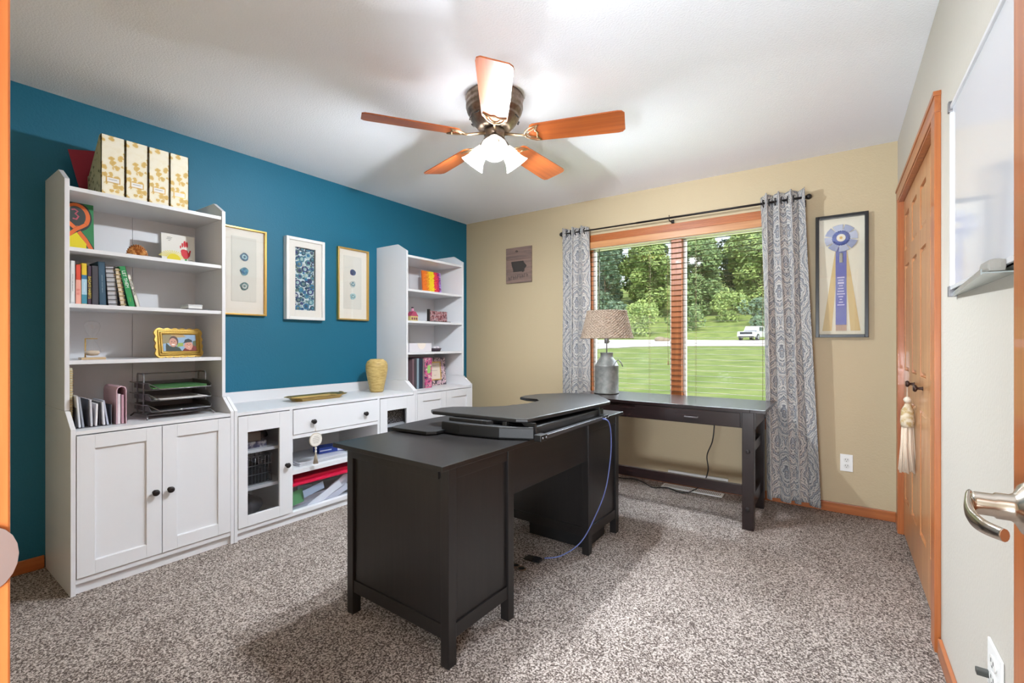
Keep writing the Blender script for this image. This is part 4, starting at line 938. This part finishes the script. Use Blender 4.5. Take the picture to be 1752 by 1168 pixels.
for yy in (-2.12,-1.46):
    m_ = MB(); m_.box(2.244,2.282,yy-.028,yy+.028,.724,.753,b=.004); br = m_.build('pivot_bracket', BPL, t)
    for dy in (-.014,.014): MB().lathe([(.005,0),(.004,.004)], n=10, M=Matrix.Translation((2.282,yy+dy,.739))@Matrix.Rotation(R(90),4,'Y')).build('bolt', STEEL, br)
kd_ = [(1.53,-2.03),(1.535,-2.30),(1.56,-2.355),(1.78,-2.335),(1.81,-2.30),(1.82,-1.35),(1.58,-1.35)]
MB().prism(kd_, ZT+.003,ZT+.019,'z', b=.004).build('keyboard_deck', BPL, t)
MB().tube([(2.15,-1.36,.797),(2.19,-1.35,.783),(2.22,-1.37,.797)], .002, 6).build('cable_hook', STEEL, t)
# blue network cable and floor plugs
m_ = MB()
def smooth_path(P, n=8):
    P = [Vector(p) for p in P]; out = []
    for i in range(len(P)-1):
        p0, p1, p2, p3 = P[max(0,i-1)], P[i], P[i+1], P[min(len(P)-1,i+2)]
        for k in range(n):
            s_ = k/n; out.append(.5*((2*p1)+(-p0+p2)*s_+(2*p0-5*p1+4*p2-p3)*s_*s_+(-p0+3*p1-3*p2+p3)*s_**3))
    out.append(P[-1]); return out
m_.tube(smooth_path([(2.275,-1.50,.738),(2.30,-1.47,.715),(2.295,-1.43,.62),(2.29,-1.43,.50),(2.275,-1.46,.34),(2.255,-1.55,.215),(2.215,-1.64,.10),(2.13,-1.70,.028),(2.055,-1.745,.012)]), .0032, 8)
tag(m_.build('network_cable', mat('blue_cable',(92,104,160),.4)), 'blue-violet cable hanging from the desk riser to the floor outlet', 'cable')
t = thing('floor_outlet', 'dark floor outlet cover with the cable plug beside it', 'floor outlet', (2.0,-1.79,0))
bx('cover', mat('dark_brass',(70,66,58),.5,.4), t, 1.955,2.03,-1.80,-1.745,.001,.006, b=.002)
m_ = MB(); m_.box(2.01,2.055,-1.80,-1.765,.004,.022,b=.004); m_.build('plug', mat('plug_black',(26,26,30),.3), t)
for k, (px_, py_) in enumerate(((1.966,-1.885),(2.010,-1.893))):
    t = thing('floor_socket', ['left one of two round brass-rimmed floor sockets near the desk','right one of two round brass-rimmed floor sockets near the desk'][k], 'floor socket', (px_,py_,0), group='round floor sockets')
    MB().lathe([(.022,.001),(.023,.006),(.018,.008),(.017,.004)], (px_,py_,0), 20).build('rim', BRONZE, t)
    MB().lathe([(.016,.001),(.016,.0045)], (px_,py_,0), 16).build('cap', flat((24,24,22),.4), t)

# ================================================================== TABLE BY THE WINDOW
t = thing('writing_table', 'dark espresso trestle-leg writing table under the window', 'table', (2.29,-.42,0))
x0, x1, y0, y1, ZT2 = 1.615,2.968,-.705,-.150,.742
m_ = MB(); m_.box(x0+.085,x1-.085,y0,y1,.722,ZT2,b=.0015); m_.box(x0,x0+.0845,y0,y1,.722,ZT2,b=.0015); m_.box(x1-.0845,x1,y0,y1,.722,ZT2,b=.0015); m_.build('tabletop', ESP, t)
for xa_ in (x0+.06,x1-.130):
    for ya_ in (y0+.012,y1-.082): bx('leg', mat('espresso_z',(28,20,20),.26,var=((40,27,26),(50,50,3),.35,.7)), t, xa_,xa_+.066,ya_,ya_+.062,0,.70 if False else .722, b=.002)
m_ = MB(); m_.box(x0+.055,x1-.055,y0+.02,y0+.040,.622,.722,b=.001); m_.box(x0+.055,x1-.055,y1-.04,y1-.02,.622,.722,b=.001); m_.box(x0+.062,x0+.082,y0+.03,y1-.03,.622,.722); m_.box(x1-.082,x1-.062,y0+.03,y1-.03,.622,.722); m_.build('apron', ESP, t)
dw = bx('drawer', ESP, t, 2.16,x1-.14,y0+.004,y0+.3,.628,.714, b=.0015)
m_ = MB(); m_.tube([(2.50,y0+.004,.668),(2.50,y0-.014,.668),(2.58,y0-.014,.668),(2.58,y0+.004,.668)], .0045, 6); m_.build('handle', DSTEEL, dw)
bx('stretcher', ESP, t, x0+.10,x1-.10,y0+.022,y0+.052,.205,.268, b=.002)
for xa_ in (x0+.075,x1-.115):
    for z_ in (.455,.110): bx('side_rail', ESP, t, xa_,xa_+.036,y0+.06,y1-.07,z_,z_+.062 if z_ > .3 else z_+.08, b=.002)
for xa_ in (x0+.093,x1-.097):
    for z_ in (.482,.128): MB().lathe([(.013,0),(.012,.005),(.006,.007)], n=16, M=Matrix.Translation((xa_,y0+.0125,z_))@Matrix.Rotation(R(90),4,'X')).build('bolt_cap', IRON, t)
m_ = MB(); m_.tube(smooth_path([(2.60,-.30,.625),(2.598,-.30,.55),(2.585,-.30,.44),(2.545,-.28,.33),(2.55,-.27,.22),(2.50,-.22,.10),(2.40,-.18,.012),(2.33,-.215,.006),(2.22,-.16,.006),(2.13,-.22,.006),(2.02,-.13,.006),(1.93,-.09,.006),(1.83,-.12,.006),(1.74,-.09,.006)]), .0042, 8)
tag(m_.build('power_cord', mat('cord_black',(28,26,28),.4)), 'black cord hanging below the writing table and running along the floor', 'cord')
# lamp
lx, ly, lz = 1.800,-.360,ZT2
t = thing('table_lamp', 'milk-can table lamp with a wicker shade on the writing table', 'lamp', (lx,ly,lz))
MB().lathe([(.094,0),(.098,.004),(.098,.010),(.094,.014),(.094,.218),(.096,.222),(.090,.228),(.076,.258),(.052,.288),(.050,.292),(.050,.318),(.054,.324),(.050,.328),(.046,.326)], (lx,ly,lz), 44).build('can', GALV, t)
rv, fwv = Vector((.816,.577,0)), Vector((-.577,.816,0))
m_ = MB(); P_ = [Vector((lx,ly,lz))+rv*(.035+.075*(k/10))*1.0+Vector((0,0,.218+.052*sin(pi*k/10))) - fwv*(.085-.02*k/10*0) for k in range(11)]
m_.tube(P_, .004, 8); m_.build('handle', DSTEEL, t)
m_ = MB(); m_.tube([(lx,ly,lz+.32),(lx,ly,lz+.42)], .005, 8); m_.lathe([(.010,.40),(.018,.405),(.019,.45),(.012,.46)], (lx,ly,lz), 16); m_.tube([(lx+.0,ly,lz+.42),(lx+.03,ly-.01,lz+.415)], .004, 6); m_.build('socket', mat('socket_grey',(150,148,150),.4,.4), t)
MB().tube([(lx,ly,lz+.45),(lx,ly,lz+.66)], .003, 6).build('harp', STEEL, t)
def wick(u, v):
    th = 2*pi*u; z = .440+.222*v; r_ = .204+(.150-.204)*v; row = int(v*22)
    w_ = sin(40*th+(pi if row % 2 else 0)); r_ += .0048*w_ + .0035*abs(sin(pi*22*v))
    if v < .05 or v > .95: r_ += .004
    return (lx+r_*cos(th), ly+r_*sin(th), lz+z)
m_ = MB(); m_.grid(wick, 288, 78); 
def wc(n, l, tc):
    a = n.new('ShaderNodeTexNoise'); a.inputs['Scale'].default_value = 150; l.new(tc.outputs['Object'], a.inputs[0]); return a.outputs[0]
o = m_.build('lamp_shade', ramp_mat('wicker', [(.3,(104,86,72)),(.45,(150,130,112)),(.6,(186,168,150)),(.72,(136,116,98))], wc, .8), t)
o.modifiers.new('t','SOLIDIFY').thickness = .004
# register and wall outlet
def vent(name, label, x0_, x1_, y0_, y1_, z0_, z1_, vert):
    t = thing(name, label, 'vent', ((x0_+x1_)/2,(y0_+y1_)/2,z0_))
    m_ = MB()
    if vert: m_.box(x0_,x1_,y0_,y1_,z0_,z1_,b=.002)
    else: m_.box(x0_,x1_,y0_,y1_,z0_,z1_,b=.002)
    m_.build('frame', WHITEP, t); s_ = MB(); n_ = 34
    for k in range(n_):
        xx = x0_+.02+(x1_-x0_-.04)*k/(n_-1)
        if vert: s_.box(xx-.0025,xx+.0025,y0_-.0006,y0_+.001,z0_+.02,z1_-.015)
        else: s_.box(xx-.0025,xx+.0025,y0_+.02,y1_-.02,z1_-.001,z1_+.0006)
    s_.build('slots', flat((120,116,110),.8), t)
vent('baseboard_register','white slotted register on the wall behind the table stretcher',2.19,2.64,-.03,-.0135,.035,.112,True)
vent('floor_register','white slotted floor register on the carpet under the writing table',2.17,2.62,-.150,-.055,.001,.008,False)
def outlet(name, label, M_, nothing=False):
    t = thing(name, label, 'outlet', M_.translation, M_.to_euler(), local=True)
    bx('cover_plate', WHITEP, t, -.035,.035,-.006,0,-.057,.057, b=.0025, local=True)
    for z_ in (.020,-.020):
        s_ = MB(); s_.lathe([(.0165,0),(.0165,.003)], n=20, M=Matrix.Translation((0,-.006,z_))@Matrix.Rotation(R(90),4,'X'), m=flat((226,226,222),.4))
        for xx in (-.006,.006): s_.box(xx-.0012,xx+.0012,-.0095,-.0088,z_-.001,z_+.008,m=flat((50,46,44)))
        s_.box(-.002,.002,-.0095,-.0088,z_-.010,z_-.006,m=flat((50,46,44))); s_.build('socket', None, t, True)
    return t
outlet('wall_outlet','white double outlet on the beige wall below the ribbon frame',Matrix.Translation((3.369,-.0005,.342)))
t = outlet('wall_outlet','white outlet low on the right wall beside the open door',Matrix.Translation((WX-.0005,-2.262,.362))@Matrix.Rotation(R(-90),4,'Z'))
t.scale = (1.7,1,1.0)
bx('plug', flat((60,62,58),.4), t, -.030,-.018,-.030,-.006,-.035,-.022, b=.002, local=True)
# iowa board
y_ = -.0015
t = thing('wooden_plaque', 'small weathered wood plaque with a dark state silhouette left of the window', 'plaque', (.70,0,1.75))
x0, x1, z0, z1 = .546,.855,1.748,2.107
m_ = MB()
for k in range(3): m_.box(x0,x1,-.016,y_,z0+k*(z1-z0)/3+.001,z0+(k+1)*(z1-z0)/3-.0005,b=.001)
m_.build('board', mat('weathered_wood',(150,124,112),.85,var=((116,98,92),(4,30,60),.35,.65)), t)
sil = [(.0,1),(.66,1.0),(.70,.86),(.80,.70),(.86,.52),(.78,.40),(.72,.24),(.66,.18),(.62,.06),(.14,.04),(.12,.3),(.06,.6)]
sil = [(0,1),(.78,1),(.82,.84),(.96,.62),(.98,.5),(.86,.34),(.84,.12),(.74,.02),(.70,.10),(.14,.10),(.12,.34),(.05,.62)]
m_ = MB(); m_.prism([(x0+.066+p[0]*.19,z0+.100+p[1]*.118) for p in sil], -.0175,-.016,'y'); m_.build('state_silhouette', flat((64,58,54),.8), t)
rn = random.Random(4); m_ = MB()
for k in range(9):
    xx = x0+.035+k*.027
    m_.box(xx,xx+.005,-.0172,-.016,z0+.030+.003*k,z0+.068+.003*k)
    if k % 2 == 0: m_.box(xx,xx+.016,-.0172,-.016,z0+.048+.003*k,z0+.053+.003*k)
    if k % 3 == 1: m_.box(xx,xx+.015,-.0172,-.016,z0+.062+.003*k,z0+.068+.003*k)
    if k % 3 != 1: m_.box(xx+.013,xx+.017,-.0172,-.016,z0+.030+.003*k,z0+.055+.003*k)
m_.build('lettering', flat((84,74,70),.8), t)
m_ = MB(); m_.tube([(x0+.135,-.017,z1-.03),(x0+.13,-.03,z1-.045),(x0+.145,-.03,z1-.05),(x0+.15,-.02,z1-.038)], .003, 6); m_.build('hook', IRON, t)
# ribbon shadow box
x0, x1, z0, z1 = 3.196,3.486,1.185,2.012
t = thing('shadow_box', 'tall black shadow box frame holding a blue and gold rosette ribbon', 'shadow box', ((x0+x1)/2,0,z0))
BF = mat('black_frame',(26,26,28),.35); e = .020
m_ = MB(); m_.box(x0,x0+e,-.036,y_,z0,z1,b=.002); m_.box(x1-e,x1,-.036,y_,z0,z1,b=.002); m_.box(x0+e,x1-e,-.036,y_,z0,z0+e,b=.002); m_.box(x0+e,x1-e,-.036,y_,z1-e,z1,b=.002); m_.build('frame', BF, t)
bx('backing', mat('ivory_board',(226,220,200),.8), t, x0+e-.002,x1-e+.002,-.005,y_,z0+e-.002,z1-e+.002)
cx_, cz_ = (x0+x1)/2-.002, 1.855
m_ = MB(); k_ = flat((196,170,116),.6)
for sg in (-1,1): m_.prism([(cx_+sg*.012,cz_-.05),(cx_+sg*.028,cz_-.05),(cx_+sg*.105,z0+.045),(cx_+sg*.052,z0+.045)], -.0075,-.006,'y')
m_.build('gold_streamers', mat('gold_ribbon',(206,180,124),.5,bump=(60,.2)), t)
rb = bx('blue_streamer', mat('blue_ribbon',(86,90,168),.45,var=((104,112,170),(3,3,6),.4,.6)), t, cx_-.030,cx_+.030,-.0095,-.008,z0+.085,cz_-.03)
m_ = MB()
for k in range(12): m_.box(cx_-.029+k*.005,cx_-.026+k*.005,-.0095,-.0085,z0+.045,z0+.086)
m_.build('fringe', flat((200,160,140),.7), rb)
for k, (w_, tx) in enumerate(((.040,''),(.030,''),(.034,''),(.022,''),(.030,''),(.036,''),(.044,''),(.026,''),(.014,''),(.024,''),(.040,''))):
    z_ = 1.590-k*.0185; h_ = .006 if k == 2 else .0032
    m_ = MB(); seg = max(2,int(w_/.006))
    for j in range(seg): m_.box(cx_-w_/2+j*w_/seg,cx_-w_/2+(j+.72)*w_/seg,-.0099,-.0095,z_-h_,z_+h_)
    m_.build('lettering', flat((226,222,240),.6), rb)
m_ = MB()
for k in range(8):
    a_ = 2*pi*k/8+.2; c_, s_ = cos(a_), sin(a_); tr = [(.036,-.016),(.088,-.030),(.092,0),(.088,.030),(.036,.016)]
    m_.prism([(cx_+r_*c_-w_*s_, cz_+r_*s_+w_*c_) for r_, w_ in tr], -.016,-.010,'y', b=.003, m=flat((150,158,186) if k % 2 else (176,182,200),.6))
for k in range(8):
    a_ = 2*pi*(k+.5)/8+.2; c_, s_ = cos(a_), sin(a_)
    m_.prism([(cx_+r_*c_-w_*s_, cz_+r_*s_+w_*c_) for r_, w_ in ((.03,-.012),(.062,0),(.03,.012))], -.015,-.011,'y', m=flat((226,218,196),.6))
m_.build('rosette_points', None, t)
m_ = MB(); m_.lathe([(.050,0),(.048,.006),(.026,.009)], n=72, M=Matrix.Translation((cx_,-.015,cz_))@Matrix.Rotation(R(90),4,'X'), fn=lambda a_, i: 1+.06*sin(24*a_)); m_.build('rosette_pleats', flat((70,88,156),.5), t)
m_ = MB(); m_.lathe([(.025,0),(.025,.003)], n=28, M=Matrix.Translation((cx_,-.024,cz_))@Matrix.Rotation(R(90),4,'X')); m_.build('rosette_button', flat((226,218,198),.5), t)
m_ = MB(); m_.lathe([(.009,0),(.009,.0015)], n=16, M=Matrix.Translation((cx_,-.027,cz_))@Matrix.Rotation(R(90),4,'X')); m_.build('medallion', GOLD, t)
m_ = MB(); m_.tube([(cx_,-.014,cz_-.05),(cx_+.001,-.014,cz_-.10)], .0012, 5); m_.box(cx_-.009,cx_+.009,-.015,-.0125,cz_-.165,cz_-.10,b=.002); m_.build('tag', mat('pewter',(150,148,140),.4,.6), t)
bx('glass_pane', GLASS, t, x0+e-.002,x1-e+.002,-.031,-.0295,z0+e-.002,z1-e+.002)

# ================================================================== RIGHT WALL
t = thing('door_2', 'oak bifold closet doors with raised panels and their casing', 'closet door', (WX,(cy0+cy1)/2,0)); struct(t)
cx0 = WX-.019
m_ = MB(); m_.box(cx0,WX,cy0-.078,cy0+.004,0,cz1+.004,b=.003); m_.box(cx0,WX,cy1-.004,cy1+.070,0,cz1+.004,b=.003); m_.build('side_casing', OAK['z'], t)
m_ = MB(); m_.box(cx0,WX,cy0-.078,cy1+.070,cz1+.004,cz1+.078,b=.003); m_.box(cx0-.004,WX,cy0-.082,cy1+.074,cz1+.064,cz1+.082,b=.002); m_.build('head_casing', OAK['y'], t)
m_ = MB(); m_.box(cx0+.004,WX+.09,cy0,cy0+.008,0,cz1); m_.box(cx0+.004,WX+.09,cy1-.008,cy1,0,cz1); m_.box(cx0+.004,WX+.09,cy0,cy1,cz1-.008,cz1); m_.build('jamb', OAK['z'], t)
lw = (cy1-cy0-.016)/4; fx = WX+.010
for k in range(4):
    a = cy1-.008-(k+1)*lw+.001; b_ = a+lw-.002
    m_ = MB(); st = .058; rails = [(.012,.23),(.83,.99),(1.60,1.69),(1.90,cz1-.012)]
    m_.box(fx,fx+.03,a,a+st,.012,cz1-.012,b=.0015); m_.box(fx,fx+.03,b_-st,b_,.012,cz1-.012,b=.0015)
    for z0_, z1_ in rails: m_.box(fx,fx+.03,a+st,b_-st,z0_,z1_,b=.001)
    lf = m_.build('door_leaf', OAKL['z'], t)
    m_ = MB()
    for (z0_, z1_) in ((.23,.83),(.99,1.60),(1.69,1.90)):
        m_.box(fx+.012,fx+.022,a+st-.003,b_-st+.003,z0_-.003,z1_+.003)
        i_ = .022
        vs0 = [(fx+.012,a+st+.006,z0_+.006),(fx+.012,b_-st-.006,z0_+.006),(fx+.012,b_-st-.006,z1_-.006),(fx+.012,a+st+.006,z1_-.006)]
        vs1 = [(fx+.003,a+st+i_,z0_+i_),(fx+.003,b_-st-i_,z0_+i_),(fx+.003,b_-st-i_,z1_-i_),(fx+.003,a+st+i_,z1_-i_)]
        A_ = [m_.bm.verts.new(p) for p in vs0]; B_ = [m_.bm.verts.new(p) for p in vs1]
        for j in range(4): m_.bm.faces.new([A_[j],A_[(j+1)%4],B_[(j+1)%4],B_[j]])
        m_.bm.faces.new(B_)
    m_.build('raised_panel', OAKL['z'], lf)
for yy in (-.70,-.985):
    MB().lathe([(.010,0),(.007,.004),(.006,.018),(.016,.024),(.017,.030),(.012,.036)], n=16, M=Matrix.Translation((fx,yy,.938))@Matrix.Rotation(R(-90),4,'Y')).build('knob', mat('knob_brown',(70,50,44),.4,.5), t)
# tassel
ty, tx_ = -.70,fx-.028
t = thing('tassel', 'long cream tassel hanging from the left closet door knob', 'tassel', (tx_,ty,.45))
m_ = MB(); m_.tube([(tx_,ty-.010,.945),(tx_-.004,ty,.95),(tx_,ty+.010,.945),(tx_,ty,.86)], .003, 6); m_.build('loop', flat((230,216,196),.9), t)
m_ = MB(); m_.sphere((tx_,ty,.855), .017, 12); m_.build('knot', flat((232,220,200),.9), t)
m_ = MB(); m_.lathe([(.010,.835),(.026,.80),(.030,.74),(.026,.715)], (tx_,ty,0), 20, fn=lambda a_, i: 1+.08*sin(10*a_)); m_.build('head', ramp_mat('tassel_head',[(.4,(226,214,190)),(.6,(196,170,120))],agate_f,.8), t)
m_ = MB(); rn = random.Random(9)
for k in range(70):
    a_ = rn.random()*2*pi; r0 = .022*rn.random()**.5; r1 = r0*1.5+.004
    m_.tube([(tx_+r0*cos(a_),ty+r0*sin(a_),.725),(tx_+r0*1.2*cos(a_),ty+r0*1.2*sin(a_),.62),(tx_+r1*cos(a_+.2),ty+r1*sin(a_+.2),.475+.03*rn.random())], .0032, 4)
m_.build('fringe', flat((232,214,192),.9), t)
# whiteboard
ya_, yb_, za_, zb_ = -2.95,-1.80,1.322,1.915
t = thing('whiteboard', 'white wall whiteboard with thin metal frame and pen tray on the right wall', 'whiteboard', (WX,(ya_+yb_)/2,za_))
bx('writing_surface', mat('board_gloss',(216,217,222),.12,coat=.5), t, WX-.012,WX-.001,ya_,yb_,za_,zb_, b=.001)
m_ = MB()
for q_ in ((yb_-.012,yb_,za_,zb_),(ya_,ya_+.012,za_,zb_),(ya_,yb_,zb_-.012,zb_),(ya_,yb_,za_,za_+.012)): m_.box(WX-.018,WX-.001,*q_,b=.001)
m_.build('frame', mat('alu_white',(222,222,224),.35,.3), t)
for (yy, zz_) in ((yb_,zb_),(yb_,za_)): bx('corner_clip', DSTEEL, t, WX-.022,WX-.001,yy-.016,yy+.003,zz_-.022,zz_+.012, b=.002)
m_ = MB(); m_.prism([(WX-.001,-1.812),(WX-.010,-1.812),(WX-.057,-2.43),(WX-.001,-2.43)], 1.303,1.306,'z'); m_.prism([(WX-.010,-1.812),(WX-.057,-2.43),(WX-.0595,-2.43),(WX-.0125,-1.812)], 1.300,1.313,'z'); m_.build('pen_tray', mat('tray_alu',(176,184,182),.25,.5), t)
box_thing('board_eraser','grey rounded eraser lying on the whiteboard tray','eraser',flat((150,146,138),.9),WX-.045,WX-.016,-2.42,-2.33,1.3065,1.336,b=.010)
# the open door
t = thing('door_3', 'open oak room door at the right edge with a satin lever handle', 'door', (3.53,-3.74,0)); struct(t)
bx('slab', OAK['z'], t, 3.510,3.545,-3.735,-2.960,.012,2.02, b=.002)
LVm = NICKEL; hy_, hz_ = -3.040,.957
for sg, xx in ((-1,3.510),(1,3.545)):
    h_ = MB(); M_ = Matrix.Translation((xx,hy_,hz_))@Matrix.Rotation(R(90)*sg,4,'Y')
    h_.lathe([(.034,0),(.034,.004),(.028,.011),(.018,.016),(.0155,.020),(.0155,.032),(.0135,.034),(.0135,.050),(.010,.054)], n=32, M=M_)
    xe = xx+sg*.050
    P_ = smooth_path([(xx+sg*.053,hy_+.012,hz_+.001),(xx+sg*.058,hy_-.015,hz_-.005),(xx+sg*.058,hy_-.040,hz_-.009),(xx+sg*.055,hy_-.075,hz_-.007),(xx+sg*.045,hy_-.101,hz_-.005)], 6)
    for i in range(len(P_)-1):
        pass
    prev = None; Nn = len(P_); rings = []
    for i, p in enumerate(P_):
        tt = (P_[min(i+1,Nn-1)]-P_[max(0,i-1)]).normalized(); side = Vector((0,0,1)); nrm = tt.cross(side).normalized()
        hh = .0120-.0050*i/(Nn-1); th_ = .0045
        rings.append([h_.bm.verts.new(p+nrm*th_*cos(2*pi*j/12)+side*hh*sin(2*pi*j/12)) for j in range(12)])
    for A_, B_ in zip(rings, rings[1:]):
        for j in range(12): fc = h_.bm.faces.new([A_[j],A_[(j+1)%12],B_[(j+1)%12],B_[j]]); fc.smooth = True
    h_.bm.faces.new(rings[0][::-1]); h_.bm.faces.new(rings[-1])
    h_.build('lever_handle', LVm, t)

# ================================================================== CEILING FAN
fx_, fy_ = 1.845,-1.905
t = thing('ceiling_fan', 'five-blade oak ceiling fan with bronze motor and three lit glass shades', 'ceiling fan', (fx_,fy_,H))
zc = H
MB().lathe([(.150,-.001),(.153,-.012),(.150,-.030),(.146,-.036),(.150,-.042),(.150,-.060),(.143,-.068),(.146,-.074),(.143,-.082),(.132,-.100),(.128,-.104),(.130,-.110),(.126,-.116),(.114,-.136),(.098,-.152),(.094,-.158),(.082,-.168),(.050,-.172)], (fx_,fy_,zc), 56).build('motor_housing', BRONZE, t)
m_ = MB()
for k in range(10):
    a_ = 2*pi*k/10+.2; M_ = Matrix.Translation((fx_+.128*cos(a_),fy_+.128*sin(a_),zc-.122))@Matrix.Rotation(a_,4,'Z')@Matrix.Rotation(R(-40),4,'Y')
    m_.box(-.002,.004,-.016,.016,-.0045,.0045,b=.003,M=M_)
m_.build('vent_slots', flat((40,34,30),.6), t)
MB().lathe([(.052,-.170),(.056,-.180),(.056,-.200),(.050,-.206),(.046,-.212),(.058,-.220),(.060,-.234),(.050,-.252),(.030,-.264),(.012,-.270),(.010,-.280),(.004,-.284)], (fx_,fy_,zc), 36).build('light_kit_body', BRONZE, t)
BW = {0: wood('fan_blade_wood', (196,104,46), (158,76,32), 'x')}
zb = 2.232
for k in range(5):
    a_ = R(19.5+72*k)
    M_ = Matrix.Translation((fx_,fy_,zb))@Matrix.Rotation(a_,4,'Z')@Matrix.Rotation(R(-13),4,'X')
    pts = [(.20,-.056),(.215,-.064),(.42,-.071),(.635,-.078),(.655,-.074),(.668,-.058),(.668,.058),(.655,.074),(.635,.078),(.42,.071),(.215,.064),(.20,.056),(.188,.028),(.184,0),(.188,-.028)]
    m_ = MB(); m_.prism(pts, -.003,.003,'z', b=.0012)
    bm_o = m_.build('blade', BW[0], t, True)
    bm_o.location = (0,0,zb-H); bm_o.rotation_euler = (Matrix.Rotation(a_,4,'Z')@Matrix.Rotation(R(-13),4,'X')).to_euler()
    ir = MB()
    ir.tube([(.052,0,.014),(.10,0,.004),(.145,0,-.006),(.175,0,-.008)], [.009,.0065,.006,.006], 8)
    loop = [(.155+.055*(1-cos(s_)), .052*sin(s_), -.006) for s_ in [R(-128+256*i/24) for i in range(25)]]
    loop = [(.262-.098*cos(s_), .056*sin(s_), -.0055) for s_ in [R(-80+160*i/20) for i in range(21)]]
    ir.tube(loop, .0045, 6)
    for sg in (-1,1): ir.tube([(.175,0,-.006),(.19,sg*.018,-.006),(.215,sg*.030,-.006),(.240,sg*.052,-.005)], .0035, 6)
    ir.tube([(.240,-.052,-.005),(.225,-.02,-.006),(.235,0,-.006),(.225,.02,-.006),(.240,.052,-.005)], .0035, 6)
    for v_ in ((.232,0,-.006),(.225,.03,-.006),(.225,-.03,-.006)): ir.sphere(v_, .006, 8)
    io = ir.build('blade_iron', mat('antique_brass',(176,148,116),.3,.9), t, True)
    io.location = (0,0,zb-H); io.rotation_euler = bm_o.rotation_euler
# frosted bell shades
SG = bpy.data.materials.new('frosted_shade'); SG.use_nodes = True; n = SG.node_tree.nodes; l = SG.node_tree.links
for x in list(n): n.remove(x)
o_ = n.new('ShaderNodeOutputMaterial'); a1 = n.new('ShaderNodeBsdfTranslucent'); a2 = n.new('ShaderNodeBsdfDiffuse'); a3 = n.new('ShaderNodeBsdfTransparent'); a4 = n.new('ShaderNodeEmission')
for q_ in (a1, a2): q_.inputs[0].default_value = (.50,.49,.46,1)
a4.inputs[0].default_value = (1,.93,.80,1); a4.inputs[1].default_value = .12
m1 = n.new('ShaderNodeMixShader'); m1.inputs[0].default_value = .45; l.new(a1.outputs[0], m1.inputs[1]); l.new(a2.outputs[0], m1.inputs[2])
m2 = n.new('ShaderNodeMixShader'); m2.inputs[0].default_value = .16; l.new(m1.outputs[0], m2.inputs[1]); l.new(a3.outputs[0], m2.inputs[2])
m3 = n.new('ShaderNodeAddShader'); l.new(m2.outputs[0], m3.inputs[0]); l.new(a4.outputs[0], m3.inputs[1]); l.new(m3.outputs[0], o_.inputs[0])
BULB = mat('bulb_glow', (255,240,215), .4, emit=((255,240,215),5))
for k, az in enumerate((-53,67,187)):
    a_ = R(az); M_ = Matrix.Translation((fx_+.048*cos(a_),fy_+.048*sin(a_),zc-.228))@Matrix.Rotation(a_,4,'Z')@Matrix.Rotation(R(180-42),4,'Y')
    # local +z of the shade points outward and down
    MB().lathe([(.018,-.012),(.024,0),(.026,.030),(.022,.034)], n=24, M=M_).build('shade_holder', BRONZE, t)
    sh_ = MB().lathe([(.024,.022),(.028,.034),(.036,.055),(.041,.078),(.046,.100),(.056,.122),(.067,.138)], n=36, M=M_, cap=False).build('glass_shade', SG, t)
    sh_.modifiers.new('t','SOLIDIFY').thickness = .0025
    MB().lathe([(.010,.035),(.014,.050),(.021,.068),(.022,.080),(.016,.092),(.004,.098)], n=20, M=M_).build('bulb', BULB, t)
    p = M_ @ Vector((0,0,.112))
    light('fan_bulb_light', 'POINT', 44, p, color=(.86,.93,1), shadow_soft_size=.022)

# remove private helper properties
for o in bpy.data.objects:
    if '_o' in o: del o['_o']
